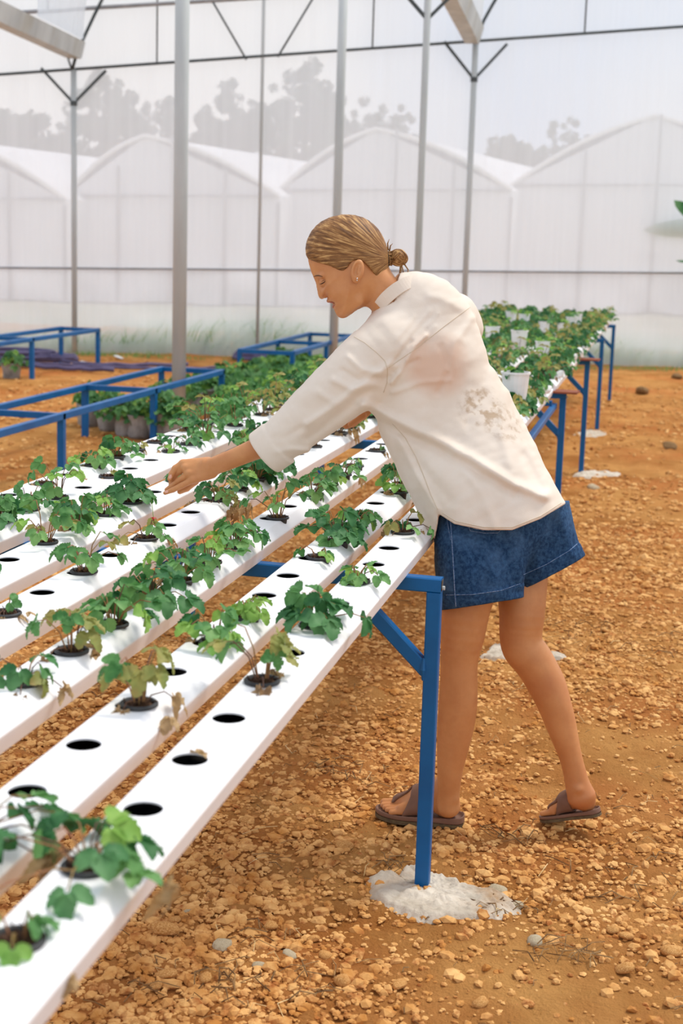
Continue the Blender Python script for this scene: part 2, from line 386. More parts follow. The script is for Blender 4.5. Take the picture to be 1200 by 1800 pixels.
# ------------------------------------------------------------------ outside: neighbouring greenhouses and trees
def gable(px0, px1, pxp, ype, yeave, depth, label, deep=25):
    A = atd(px0, yeave, depth); Bq = atd(px1, yeave, depth); Pk = atd(pxp, ype, depth)
    e = empty('greenhouse', (A[0], A[1], 0), label, 'greenhouse', None); L = Vector((A[0], A[1], 0))
    back = np.array([.12, 1.0, 0.0])*deep
    def q(p): return Vector(p)-L
    A0 = A.copy(); A0[2] = 0; B0 = Bq.copy(); B0[2] = 0
    o = MB(); o.add([q(A0), q(B0), q(Bq), q(Pk), q(A)], [(0, 1, 2, 3, 4)]); o.add([q(A0), q(A), q(A+back), q(A0+back)], [(0, 1, 2, 3)]); o.add([q(B0), q(Bq), q(Bq+back), q(B0+back)], [(3, 2, 1, 0)])
    o.build('film_wall', M['film_far'], e)
    o = MB()
    def arc(p, r, bow):
        return [p*(1-t)+r*t+np.array([0, 0, bow*sin(pi*t)]) for t in np.linspace(0, 1, 9)]
    for a_, b_ in ((A, Pk), (Pk, Bq)):
        pts = arc(a_, b_, .22); n = len(pts)
        o.add([q(p) for p in pts]+[q(p+back) for p in pts], [(i, i+1, n+i+1, n+i) for i in range(n-1)])
    o.build('roof', M['film_far'], e)
    for pts in (arc(A, Pk, .22), arc(Pk, Bq, .22)):
        o = MB(); o.tube([q(p+np.array([0, -.05, 0])) for p in pts], .06, 6); o.build('hoop', M['white_plastic'], e)
    o = MB()
    for t in (.0, .25, .5, .75, 1): 
        p = A0*(1-t)+B0*t; hz = A[2]+(Pk[2]-A[2])*(1-abs(2*t-1)); o.tube([q((p[0], p[1]-.05, 0)), q((p[0], p[1]-.05, hz))], .045, 6)
    o.tube([q(A+np.array([0, -.05, 0])), q(Bq+np.array([0, -.05, 0]))], .04, 6)
    o.build('frame', M['grey_pipe'], e)
gable(-270, 118, -95, 245, 350, 34, 'white gabled greenhouse outside, furthest left behind the film')
gable(118, 490, 257, 240, 345, 35, 'white gabled greenhouse outside, seen left of the thick pole')
gable(490, 895, 660, 228, 335, 36, 'white gabled greenhouse outside, seen behind the woman\'s head')
gable(895, 1400, 1145, 205, 326, 37, 'white gabled greenhouse outside, furthest right behind the film')
random.seed(4)
def far_tree(px, ytop, w, depth, label, seed):
    rs = np.random.RandomState(seed); b = atd(px, 430, depth); top = atd(px, ytop, depth)[2]; W_ = w*depth/F_PX/2
    e = empty('tree', (b[0], b[1], 0), label, 'tree', 'trees beyond the neighbouring greenhouses')
    o = MB(); o.tube([(0, 0, 0), (.2, 0, top*.3), (0, .1, top*.75)], [.3, .22, .08], 8); o.build('trunk', M['bark'], e)
    V, Fs = [], []; n0 = 0
    for k in range(170):
        a = rs.rand()*2*pi; rr_ = rs.rand()**.5*W_; zz = top*(.40+.60*rs.rand()**.8*(1-.5*(rr_/W_)**2))
        c = np.array([rr_*cos(a), rr_*sin(a), zz]); R_ = W_*(.08+.12*rs.rand())
        # tuft of leaf-sized facets around c
        m_ = 60; d = rs.randn(m_, 3); d /= np.linalg.norm(d, axis=1)[:, None]; ce = c+d*R_*(.7+.4*rs.rand(m_, 1))
        t1 = np.cross(d, rs.randn(m_, 3)); t1 /= np.linalg.norm(t1, axis=1)[:, None]; t2 = np.cross(d, t1)+d*.4; s_ = R_*.30
        q = np.stack([ce-t1*s_, ce-t2*s_, ce+t1*s_, ce+t2*s_], 1).reshape(-1, 3)
        V.append(q); Fs.append(np.arange(m_*4).reshape(-1, 4)+n0); n0 += m_*4
    npmesh('crown', np.concatenate(V), np.concatenate(Fs), M['far_tree'], e, smooth=False)
for i, (px, yt, w, d, lb) in enumerate([
    (40, 190, 190, 62, 'hazy tree beyond the film at the far left of the wall'), (190, 132, 170, 60, 'tall hazy tree beyond the film, left of the thick pole'),
    (285, 175, 120, 64, 'hazy tree showing either side of the thick left pole'), (410, 150, 150, 62, 'hazy tree beyond the film, right of the thick left pole'),
    (525, 122, 170, 60, 'tallest hazy tree beyond the film, right of the thin wall pole'), (690, 188, 90, 66, 'small hazy tree above the gable behind the woman'),
    (640, 170, 110, 64, 'hazy tree just right of the pole left of the woman\'s head'),
    (880, 232, 120, 66, 'hazy low tree right of the braced pole'), (980, 205, 120, 66, 'hazy tree left of the right-hand gable'), (1060, 230, 100, 68, 'hazy tree touching the slope of the right-hand gable'),
    (-60, 210, 150, 62, 'hazy tree beyond the film cut by the left picture edge'), (790, 262, 120, 68, 'low hazy tree between the two slim right-hand poles')]):
    far_tree(px, yt, w, d, lb, 40+i)
# banana plant just outside at the right
bq = onwall(1290, 640, -.45); e = empty('banana_plant', (bq[0], bq[1], 0), 'pale hazy banana leaf seen through the film at the right picture edge', 'plant')
o = MB(); o.tube([(0, 0, 0), (0, 0, .8), (.05, 0, 1.6)], [.09, .08, .05], 10); o.build('stalk', M['leaf_lime'], e, smooth=True)
def blade(base, tip, w, sag=.15, name='leaf', mt=None, par=None, n=14, sv=(0.2, -.3, 1)):
    base, tip = Vector(base), Vector(tip); d = tip-base; side = d.cross(Vector(sv)).normalized(); vs = []; fs = []
    for i in range(n+1):
        t = i/n; p = base+d*t+Vector((0, 0, sag*sin(pi*t))); ww = w*(sin(pi*min(1, t*.93+.07))**.55)*(.9+.1*random.random())
        vs += [p-side*ww+Vector((0, 0, -.25*ww)), p, p+side*ww+Vector((0, 0, -.25*ww))]
        if i: k = 3*i; fs += [(k-3, k-2, k+1, k), (k-2, k-1, k+2, k+1)]
    m = MB(); m.add(vs, fs); return m.build(name, mt, par, smooth=True)
def rel(px, py, off): q = onwall(px, py, off); return Vector(q)-e.location
blade(rel(1290, 396, -.22), rel(1130, 404, -.20), .14, sag=.03, mt=M['leaf_dark'], par=e, sv=(.3, -1, .25))
blade((0, 0, 1.45), rel(1290, 250, -.5), .15, mt=M['leaf'], par=e)
bq = onwall(1262, 640, .55); e = empty('banana_plant', (bq[0], bq[1], 0), 'dark leaf tips of a banana plant inside the wall, at the right picture edge', 'plant')
o = MB(); o.tube([(0, 0, 0), (0, 0, .8), (.05, 0, 1.5)], [.08, .07, .04], 10); o.build('stalk', M['leaf_lime'], e, smooth=True)
blade((.02, 0, 1.5), rel(1184, 352, .5), .13, sag=.12, mt=M['leaf_dark'], par=e, sv=(.3, -1, .3))
blade((.02, 0, 1.2), rel(1187, 458, .5), .10, sag=.10, mt=M['leaf_dark'], par=e)
# ------------------------------------------------------------------ growing tables
ROWS = dict(A=(-.640, .000, 1.78), B=(-.800, .016, 1.795), C=(-1.026, .014, 2.25), D=(-1.254, .010, 2.66), E=(-1.455, .004, 2.93), F=(-1.674, .002, 3.52), G=(-1.815, .012, 3.92))
# name: (x at y = 2, drift of x per metre, y of one hole)
def row_x(k, y): x, s, _ = ROWS[k]; return x+s*(min(y, 4.3)-(2 if k in 'ABCD' else 3))
ROWNAME = dict(A='nearest', B='second', C='third', D='fourth', E='fifth', F='sixth', G='farthest')
PITCH, ZTOP = .199, .88
def channel(k, y0, y1, label, holes=True):
    x0 = row_x(k, y0); ph = ROWS[k][2]; drift = (row_x(k, y1)-x0)/(y1-y0)
    e = empty('growing_channel', (x0, y0, ZTOP), label, 'channel'); o = MB(); L = y1-y0
    T, SH, BT, H1, H2 = .036, .0605, .053, -.025, -.06; R_ = .027; S = 24
    first = ph-math.floor((ph-y0)/PITCH)*PITCH
    ys = []; y = first
    while y < y1-.08:
        if y > y0+.05: ys.append(y-y0)
        y += PITCH
    X = lambda x, y: x+drift*y
    cuts = [0]+[yy+s for yy in ys for s in (-.045, .045)]+[L]
    # flat top with round holes
    for i in range(0, len(cuts), 2):
        a, b = cuts[i], cuts[i+1]; o.add([(X(-T, a), a, 0), (X(T, a), a, 0), (X(T, b), b, 0), (X(-T, b), b, 0)], [(0, 1, 2, 3)])
    for yy in ys:
        outer, inner, lip = [], [], []
        for j in range(S):
            a = 2*pi*(j+.5)/S; c, s = cos(a), sin(a); m = max(abs(c)/T, abs(s)/.045); ox, oy = c/m, s/m
            outer.append((X(ox, yy), yy+oy, 0)); inner.append((X(R_*c, yy), yy+R_*s, 0)); lip.append((X(R_*c, yy), yy+R_*s, -.0025))
        for cx_, cy_ in ((T, .045), (-T, .045), (-T, -.045), (T, -.045)):
            j = min(range(S), key=lambda j: (outer[j][0]-X(cx_, yy))**2+(outer[j][1]-yy-cy_)**2); outer[j] = (X(cx_, yy), yy+cy_, 0)
        n0 = o.n; o.add(outer+inner+lip, [(j, (j+1) % S, S+(j+1) % S, S+j) for j in range(S)]+[(S+j, S+(j+1) % S, 2*S+(j+1) % S, 2*S+j) for j in range(S)])
    # sloping shoulders, sides, base, ends
    pr = [(T, 0), (T+.003, -.001), (SH-.002, H1+.002), (SH, H1-.001), (SH, H1-.004), (BT, H2), (-BT, H2), (-SH, H1-.004), (-SH, H1-.001), (-SH+.002, H1+.002), (-T-.003, -.001), (-T, 0)]
    n = len(pr); o.add([(X(x, yy), yy, z) for yy in (0, L) for x, z in pr], [(i, i+1, n+i+1, n+i) for i in range(n-1)])
    for yy in (0, L): o.add([(X(x, yy), yy, z) for x, z in pr], [tuple(range(n))])
    o.build('shell', M['pvc'], e)
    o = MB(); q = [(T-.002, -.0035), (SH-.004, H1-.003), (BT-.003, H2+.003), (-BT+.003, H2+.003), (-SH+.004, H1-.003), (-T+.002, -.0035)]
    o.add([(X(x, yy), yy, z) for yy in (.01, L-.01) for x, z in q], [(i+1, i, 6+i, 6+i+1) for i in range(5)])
    o.build('shade_lining', M['pvc_in'], e)  # added liner, its dark colour stands for the unlit inside behind the holes
    return [y+y0 for y in ys]
HOLES = {}
for k in 'ABCDEFG':
    HOLES[k] = channel(k, .55, 8.15, '%s white growing channel of the near table counting from the bare ground side' % ROWNAME[k] if k not in 'AG' else
            ('white growing channel along the near right edge of the near table' if k == 'A' else 'white growing channel along the far left edge of the near table'))
HOLES2 = {}
for k in 'ABCDEFG':
    HOLES2[k] = channel(k, 8.35, 16.6, '%s channel from the right edge on the rear table, crowded with plants' % dict(A='outermost', B='second', C='third', D='fourth', E='fifth', F='sixth', G='seventh')[k])
def trestle(y, label, xr=-.516, xl=-1.93, board=False, zt=.82, skew=0):
    e = empty('table_trestle', (xr, y, 0), label, 'trestle')
    W_ = .036
    o = MB(); o.beam((0, 0, -.06), (0, 0, zt-W_), W_, W_, up=(0, 1, 0), ch=.003); o.build('leg', M['blue'], e)
    o = MB(); o.beam((xl-xr, skew, -.06), (xl-xr, skew, zt-W_), W_, W_, up=(0, 1, 0), ch=.003); o.build('leg', M['blue'], e)
    o = MB(); o.beam((xl-xr-.02, skew, zt-W_/2), (W_/2, 0, zt-W_/2), W_, W_, ch=.003); o.build('crossbar', M['blue'], e)
    for s, xx in ((1, 0), (-1, xl-xr)):
        yy = 0 if s > 0 else skew; o = MB(); o.beam((xx-s*.012, yy, zt-.24), (xx-s*.215, yy, zt-W_-.005), .034, .034, up=(0, 1, 0), ch=.003); o.build('brace', M['blue'], e)
        w = MB(); w.tube([(xx-s*.018, -.016, zt-.262), (xx-s*.018, -.019, zt-.235), (xx-s*.018, -.016, zt-.205)], [.003, .007, .003], 6); w.build('weld', M['blue'], e)
    o = MB(); o.box((W_/2+.0006, 0, zt-W_/2), (.001, .026, .026)); o.build('open_end', M['blue_chip'], e)
    o = MB(); o.tube([(W_/2+.001, .002, zt-W_/2-.008), (W_/2+.007, .002, zt-W_/2-.008)], .0055, 8); o.build('screw', M['galv'], e)
    return e
trestle(3.543, 'blue steel trestle in front of the woman set in spilled concrete', skew=.06)
trestle(1.15, 'blue steel trestle under the table end nearest the camera')
trestle(5.95, 'blue steel trestle hidden mostly behind the woman\'s legs')
trestle(8.4, 'blue steel trestle just past the woman\'s back with a reddish board on it', xr=-.54)
trestle(10.9, 'blue steel trestle second beyond the woman, under a reddish board', xr=-.54)
trestle(13.5, 'blue steel trestle third beyond the woman under the rear table', xr=-.55)
trestle(16.0, 'blue steel trestle furthest away at the end of the rear table', xr=-.54)
for y, lb in ((8.38, 'flat reddish board lying on the trestle just past the woman'), (10.88, 'flat reddish board lying on the second trestle past the woman')):
    o = MB(); o.beam((-.60, y, .826), (-.455, y-.01, .826), .14, .012, ch=.003); tag(o.build('wooden_board', M['terracotta']), lb, 'board')
# lower side rail in the bay behind the woman
o = MB(); o.beam((-.585, 6.0, .745), (-.585, 8.38, .745), .03, .03, ch=.003); o.beam((-.585, 8.2, .775), (-.72, 8.2, .775), .03, .03, ch=.003)
tag(o.build('side_rail', M['blue']), 'blue steel rail running towards the trestle behind the woman\'s back', 'rail')

# empty blue frames at the left
def frame(xl, xr, ys, z, label, skewx=0):
    e = empty('bare_table', (xr, ys[0], 0), label, 'table'); T = .046
    for x in (xl, xr):
        o = MB(); o.beam((x-xr, 0, z), (x-xr+skewx, ys[-1]-ys[0]+T/2, z), T, T, ch=.003); o.build('side_rail', M['blue'], e)
        for i, y in enumerate(ys):
            xx = x-xr+skewx*(y-ys[0])/(ys[-1]-ys[0]); o = MB(); o.beam((xx, y-ys[0], -.05), (xx, y-ys[0], z-T/2), T, T, up=(0, 1, 0)); o.build('leg', M['blue'], e)
    for y in ys:
        dx = skewx*(y-ys[0])/(ys[-1]-ys[0]); o = MB(); o.beam((T/2+dx-.0, y-ys[0], z-.001), (xl-xr-T/2+dx, y-ys[0], z-.001), T-.004, T-.004); o.build('crossbar', M['blue'], e)
frame(-4.52, -3.94, (7.4, 9.3, 11.15, 13.0), .40, 'bare blue steel table without channels at left, crossing behind the thick pole')
q1, q2, q3 = onz(172, 580, .44), onz(90, 585, .44), onz(108, 577, .44)
frame(q3[0], q1[0], (q1[1]-3.9, q1[1]-1.95, q1[1]), .44, 'bare blue steel table without channels farthest left near the plastic wall')
q1, q2, q3 = onz(428, 615, .42), onz(514, 621, .42), onz(600, 583, .42)
frame(q1[0], q2[0], (q2[1], q2[1]+1.6, q2[1]+3.2), .42, 'bare blue steel table without channels just beyond the green nursery plants')
print('frames', q1, q2, q3)
# ------------------------------------------------------------------ stones, gravel, litter, concrete
def ico(sub):
    import bmesh
    bm = bmesh.new(); bmesh.ops.create_icosphere(bm, subdivisions=sub, radius=1.0)
    V = np.array([v.co[:] for v in bm.verts]); Fq = np.array([[v.index for v in f.verts] for f in bm.faces]); bm.free(); return V, Fq
def rough(V, rs, a):
    out = V.copy()
    for k in range(7):      # chop with random planes to get angular clods
        d = rs.randn(3); d /= np.linalg.norm(d); c = .62+.3*rs.rand(); dd = out@d; out = out-np.outer(np.maximum(dd-c, 0), d)*.95
    return out*(1+a*(rs.rand(len(V), 1)-.5))
rs0 = np.random.RandomState(3)
I1, FI1 = ico(1); I2, FI2 = ico(2)
def rand_rot(rs, n):
    q = rs.randn(n, 4); q /= np.linalg.norm(q, axis=1)[:, None]; w, x, y, z = q.T
    return np.stack([1-2*(y*y+z*z), 2*(x*y-z*w), 2*(x*z+y*w), 2*(x*y+z*w), 1-2*(x*x+z*z), 2*(y*z-x*w), 2*(x*z-y*w), 2*(y*z+x*w), 1-2*(x*x+y*y)], 1).reshape(n, 3, 3)
def scatter(n, base, Fb, sampler, size, rs, sink=.25):
    vars_ = [rough(base, rs, .25) for _ in range(10)]; X, Y = sampler(n); n = len(X)
    s = size(X, Y, n); Rm = rand_rot(rs, n); S = np.stack([s*(.8+.5*rs.rand(n)), s*(.8+.5*rs.rand(n)), s*(.5+.35*rs.rand(n))], 1)
    idx = rs.randint(0, 10, n); B_ = np.stack(vars_)[idx]
    V = np.einsum('nij,nkj->nki', Rm, B_)*S[:, None, :]
    Z = ground_z(X, Y)+S[:, 2]*(1-2*sink)*.6
    V += np.stack([X, Y, Z], 1)[:, None, :]
    Fc = Fb[None]+(np.arange(n)*len(base))[:, None, None]
    return V.reshape(-1, 3), Fc.reshape(-1, 3)
def smp(rs, x0, x1, y0, y1, power=1.6, patch=.16):
    def f(n):
        u = rs.rand(n*2); a = 1-power; Y = (y0**a+u*(y1**a-y0**a))**(1/a); X = x0+(x1-x0)*rs.rand(n*2)
        keep = (fbm(X, Y, .9, 21, 3)+.16*rs.randn(len(X)) > -patch); X, Y = X[keep][:n], Y[keep][:n]; return X, Y
    return f
rs1 = np.random.RandomState(11)
Va, Fa = scatter(70000, I1, FI1, smp(rs1, -2.9, 1.0, 1.9, 9, 1.7), lambda X, Y, n: .0040+.0080*rs1.rand(n)**2, rs1)
Vb, Fb = scatter(21000, I1, FI1, smp(rs1, -2.9, 1.0, 2.0, 11, 1.3, .12), lambda X, Y, n: .0075+.014*rs1.rand(n)**2.2, rs1)
Vc, Fc_ = scatter(7500, I1, FI1, smp(rs1, -8, 1.5, 7, 18, 1.2, .1), lambda X, Y, n: .012+.02*rs1.rand(n)**2, rs1)
Vg = np.concatenate([Va, Vb, Vc]); Fg = np.concatenate([Fa, Fb+len(Va), Fc_+len(Va)+len(Vb)])
g = npmesh('gravel', Vg, Fg, M['stone'], smooth=False)
tag(g, 'loose ochre gravel and crumbs of soil covering the ground', 'gravel', kind='stuff')
# single stones large enough to pick out
stone_me = []
for k in range(8):
    me = bpy.data.meshes.new('stone'); V = rough(I2, rs0, .06)*np.array([1, .85, .6]); me.from_pydata(V.tolist(), [], FI2.tolist()); me.materials.append(M['stone'])
    me.polygons.foreach_set('use_smooth', [k % 2 == 0]*len(FI2)); stone_me.append(me)
stone_pale = []
for me in stone_me[:4]:
    m2 = me.copy(); m2.materials.clear(); m2.materials.append(M['pale']); stone_pale.append(m2)
def put_stone(x, y, s, label, group=None, pale=False, rz=0, name='stone', sink=.3):
    o = bpy.data.objects.new(name, random.choice(stone_pale if pale else stone_me)); COL.objects.link(o)
    o.scale = (s*random.uniform(.85, 1.2), s, s*random.uniform(.7, 1)); o.rotation_euler = (random.uniform(-.3, .3), random.uniform(-.3, .3), random.random()*6.28)
    o.location = (x, y, float(ground_z(x, y))+s*.5*(1-sink)); return tag(o, label, 'stone', group)
random.seed(7)
for px, py, w, lb in ((288, 1645, 54, 'large rounded ochre clod under the near channel edge'), (360, 1722, 34, 'round ochre stone near the bottom edge, below the spilled grey crumbs'), (475, 1632, 36, 'angular ochre stone left of the concrete patch'),
        (1096, 1712, 42, 'flattish ochre stone near the lower right corner'), (843, 1775, 34, 'pale ochre stone at the bottom edge, right of centre'), (606, 1490, 34, 'ochre clod lying left of the blue leg'), (1180, 1680, 44, 'stone cut by the right edge near the bottom'),
        (1100, 1652, 30, 'stone with dark grass tuft behind it, lower right'), (1076, 1640, 24, 'small round reddish stone right of the concrete patch'), (540, 1130, 32, 'brown clod beyond the nearest channel, right of its big bushy plant'), (700, 1740, 34, 'ochre stone at the bottom below the concrete patch')):
    q = onz(px, py); put_stone(q[0], q[1], w/2*proj(q)[2]/F_PX, lb)
X_, Y_ = smp(rs1, -2.6, .9, 2.3, 8.5, 1.2, .0)(230)
for x, y in zip(X_, Y_): put_stone(float(x), float(y), .014+.014*random.random()**2, 'small ochre stone among the gravel', 'loose stones on the ground')
for px, py, w, lb in ((330, 1600, 30, 'crumbly grey-white lump under the near channel'), (395, 1665, 44, 'grey-white flat lump left of the round stones'), (455, 1700, 30, 'small grey-white lump near the bottom'), (510, 1680, 34, 'grey-white lump below the angular ochre stone'),
        (875, 1565, 40, 'pale lump just right of the concrete patch'), (940, 1660, 38, 'flat pale lump below the concrete patch'), (1043, 858, 26, 'white flake on the bare ground at the right'), (905, 1590, 30, 'pale stone at the right tip of the concrete patch')):
    q = onz(px, py); put_stone(q[0], q[1], w/2*proj(q)[2]/F_PX, lb, pale=True, sink=.8)
for px, py, w, lb in ((1128, 694, 30, 'dark clod on the ground far right'), (1190, 665, 26, 'dark clod near the wall far right'), (1175, 790, 30, 'dark clod on the ground right, below the middle')):
    q = onz(px, py); o = put_stone(q[0], q[1], w/2*proj(q)[2]/F_PX, lb); o.data = o.data.copy(); o.data.materials.clear(); o.data.materials.append(M['litter'])

def slab(name, pts_px, label, mt, hgt=.012, seed=1, cat='concrete'):
    """spilled slab: outline given on the ground, domed and crumbly"""
    P = np.array([onz(x, y)[:2] for x, y in pts_px]); c = P.mean(0); n = len(P); rs = np.random.RandomState(seed)
    K = n*16; ring = []
    for i in range(K):
        t = i/16; a, b = P[int(t) % n], P[(int(t)+1) % n]; p = a*(1-t % 1)+b*(t % 1); ring.append(p)
    ring = np.array(ring); ring = .25*np.roll(ring, 1, 0)+.5*ring+.25*np.roll(ring, -1, 0)
    ring = c+(ring-c)*(1+.012*(rs.rand(K, 1)-.5)+.16*fbm(ring[:, :1], ring[:, 1:], 14, seed, 3)); NR = 34; V = []; Fq = []
    for j in range(NR+1):
        f = j/NR
        for p in ring:
            q = c+(p-c)*f; h = float(ground_z(*q))+hgt*(1.0 if f < .85 else max(-.8, 1-(f-.85)/.15*1.8))
            V.append((q[0], q[1], h))
    V = np.array(V); m = V[:, 2]*0+1; V[:, 2] += .020*fbm(V[:, 0], V[:, 1], 16, seed, 4)+.016*fbm(V[:, 0], V[:, 1], 60, seed+1, 3)
    for j in range(NR):
        for i in range(K): Fq.append((j*K+i, j*K+(i+1) % K, (j+1)*K+(i+1) % K, (j+1)*K+i))
    return tag(npmesh(name, V, np.array(Fq), mt), label, cat)
slab('concrete_footing', [(637, 1545), (655, 1540), (690, 1548), (705, 1528), (725, 1526), (760, 1543), (805, 1548), (812, 1560), (850, 1572), (905, 1578), (928, 1592), (905, 1606), (880, 1622), (820, 1624), (740, 1624), (700, 1610), (665, 1595), (640, 1575)], 'crumbly white concrete spilled around the foot of the nearest blue leg', M['concrete'], .016, 5)
slab('concrete_footing', [(842, 1158), (860, 1140), (885, 1136), (915, 1145), (940, 1152), (1000, 1158), (1005, 1166), (930, 1166), (860, 1168)], 'pale concrete spill on the ground behind the woman\'s knees', M['concrete'], .012, 6)
slab('concrete_footing', [(1000, 832), (1040, 825), (1092, 828), (1090, 834), (1030, 838)], 'pale concrete spill at the foot of the second leg beyond the woman', M['concrete'], .012, 7)
slab('concrete_footing', [(1000, 764), (1030, 756), (1068, 760), (1066, 766), (1030, 769)], 'pale concrete spill at the foot of the third leg beyond the woman', M['concrete'], .012, 8)

# twigs and dry stalks, in clumps
o = MB(); rs = np.random.RandomState(5); cl = [(340, 1730, .10, 26), (540, 1740, .08, 14), (985, 1690, .07, 22), (860, 1600, .05, 12), (440, 1650, .06, 8), (700, 1540, .06, 12), (560, 1120, .15, 40), (620, 1360, .12, 22), (1060, 1130, .3, 40), (300, 1110, .2, 40), (900, 1480, .05, 12), (1150, 1560, .2, 20), (180, 1200, .2, 40), (560, 1010, .3, 40)]
for px, py, r, n in cl:
    q = onz(px, py)
    for k in range(n):
        a, R_ = rs.rand()*2*pi, r*rs.rand()**.5; x, y = q[0]+R_*cos(a)*1.3, q[1]+R_*sin(a); a2 = rs.rand()*pi; L = .02+.07*rs.rand(); z = float(ground_z(x, y))+.006
        b = rs.randn()*.012
        o.add_tri = None
        o.tube([(x, y, z), (x+cos(a2)*L/2+b, y+sin(a2)*L/2, z+.006+.014*rs.rand()), (x+cos(a2)*L, y+sin(a2)*L, z+.002)], .0009+.0012*rs.rand(), 3, caps=False)
for k in range(900):
    y = 2.2+7*rs.rand()**1.5; x = -2.6+3.4*rs.rand(); a2 = rs.rand()*pi; L = .015+.06*rs.rand()**2; z = float(ground_z(x, y))+.006
    o.tube([(x, y, z), (x+cos(a2)*L/2+rs.randn()*.006, y+sin(a2)*L/2, z+.004+.006*rs.rand()), (x+cos(a2)*L, y+sin(a2)*L, z+.002)], .0008+.001*rs.rand(), 3, caps=False)
tag(o.build('dry_litter', M['litter']), 'dark dry twigs and root bits strewn over the soil', 'litter', kind='stuff')
o = MB()
for k in range(260):
    y = 2.2+8*rs.rand()**1.4; x = -2.6+3.6*rs.rand(); a2 = rs.rand()*pi; L = .02+.09*rs.rand()**2; z = float(ground_z(x, y))+.008
    o.tube([(x, y, z), (x+cos(a2)*L/2+rs.randn()*.01, y+sin(a2)*L/2, z+.006+.01*rs.rand()), (x+cos(a2)*L, y+sin(a2)*L, z+.002)], .0007+.0006*rs.rand(), 3, caps=False)
tag(o.build('straw_litter', M['straw']), 'pale straw stalks strewn over the soil', 'straw', kind='stuff')

# grass on both sides of the wall skirt
def grass_strip(name, label, n, s0, s1, off, hf, rs, lean=0.0, wid=.006):
    V = []; Fq = []; k = 0
    for i in range(n):
        s = s0+(s1-s0)*rs.rand(); of = off(s); h = hf(s)*(.35+.8*rs.rand()); p = WA+_wd*s+_wn*of; p[2] = 0
        a = rs.rand()*2*pi; dx = np.array([cos(a), sin(a), 0]); bd = _wd*(lean+rs.randn()*.35)*h+_wn*rs.randn()*.2*h
        for t in (0, .35, .7, 1):
            c = p+bd*t*t+np.array([0, 0, h*(t-.18*t*t)]); w = wid*(1-t*.92); V += [c-dx*w, c+dx*w]
        Fq += [(k, k+1, k+3, k+2), (k+2, k+3, k+5, k+4), (k+4, k+5, k+7, k+6)]; k += 8
    return tag(npmesh(name, np.array(V), np.array(Fq), M['grass']), label, 'grass', kind='stuff')
rs = np.random.RandomState(8)
hump = lambda s: .34+.30*math.exp(-((s-2.4)/1.1)**2)+.12*math.exp(-((s-.9)/.7)**2)+.12*math.exp(-((s-7.2)/.6)**2)
grass_strip('grass', 'tall green grass leaning against the outside of the wall skirt', 7000, -6, 9, lambda s: -.08-.38*rs.rand()**1.5, hump, rs, .35, .009)
grass_strip('grass', 'low patchy grass along the inside foot of the plastic wall', 4200, -6, 9, lambda s: .18+.55*rs.rand(), lambda s: .05+.06*max(0, sin(s*2.3)+.3*sin(s*7)), rs, 0, .006)

# hoses and rubbish near the wall at the left
def hose(pts, label, r=.03):
    o = MB(); P = [Vector(onz(x, y, .04)) for x, y in pts]; Q = []
    for i in range(len(P)-1):
        for t in (0, .33, .66): Q.append(P[i].lerp(P[i+1], t)+Vector((0, 0, .012*sin(i*3+t*9))))
    Q.append(P[-1]); o.tube(Q, r, 8); tag(o.build('hose', M['hose'], smooth=True), label, 'hose')
hose([(-60, 626), (40, 624), (90, 632), (150, 640), (230, 642), (330, 640)], 'violet grey hose running along the foot of the wall at left', .024)
hose([(-60, 640), (30, 640), (80, 645), (140, 648), (200, 650)], 'violet hose in front of the others at the far left', .028)
hose([(-60, 633), (20, 634), (70, 639), (180, 644), (300, 650), (380, 645)], 'long grey violet hose lying on the soil at left', .018)
def coil(px, py, R_, n, r, label, tilt=0):
    q = onz(px, py, r); e = MB(); P = []
    for i in range(n*20+1):
        a = 2*pi*i/20; P.append((R_*cos(a)*(1+.05*sin(i*.7)), R_*.8*sin(a)*(1+.05*cos(i*.5)), r*2*i/20*.6+tilt*max(0, sin(a*.5+.4))))
    e.tube(P, r, 8); o = e.build('hose', M['hose'], smooth=True); o.location = (q[0], q[1], .03); tag(o, label, 'hose')
coil(30, 632, .50, 4, .024, 'coil of dark violet hose at the far left by the wall')
coil(95, 634, .28, 3, .022, 'small coil of dark hose behind the far left table frame')
coil(468, 632, .42, 3, .024, 'loops of dark blue hose on the ground behind the nursery plants')
for px, py, w, lb in ((208, 634, 24, 'crumpled white plastic scrap by the wall'), (148, 642, 20, 'crumpled white plastic scrap beside the far left frame')):
    q = onz(px, py); o = put_stone(q[0], q[1], w/2*proj(q)[2]/F_PX, lb, name='plastic_scrap', sink=.6); o['category'] = 'litter'; o.scale.z *= .4; o.name = 'plastic_scrap'; o.data = o.data.copy(); o.data.materials.clear(); o.data.materials.append(M['white_plastic'])
def fruit(px, py, r, label, name, z=None):
    q = onz(px, py, r); o = MB(); o.lathe([(.001, -r), (r*.5, -r*.88), (r*.85, -r*.55), (r, 0), (r*.86, r*.5), (r*.5, r*.85), (r*.1, r*.9), (.001, r*.82)], 20); t = o.build(name, M['yellow'], smooth=True); t.location = q; tag(t, label, 'buoy'if 0 else 'ball')
M['yellow'] = mat('dull_yellow', srgb(226, 170, 62), srgb(206, 140, 44), scale=6, rough=.6)
fruit(103, 629, .055, 'round yellow object behind the far left frame', 'yellow_ball')
fruit(942, 752, .055, 'round yellow object on the ground under the table rail', 'yellow_ball')
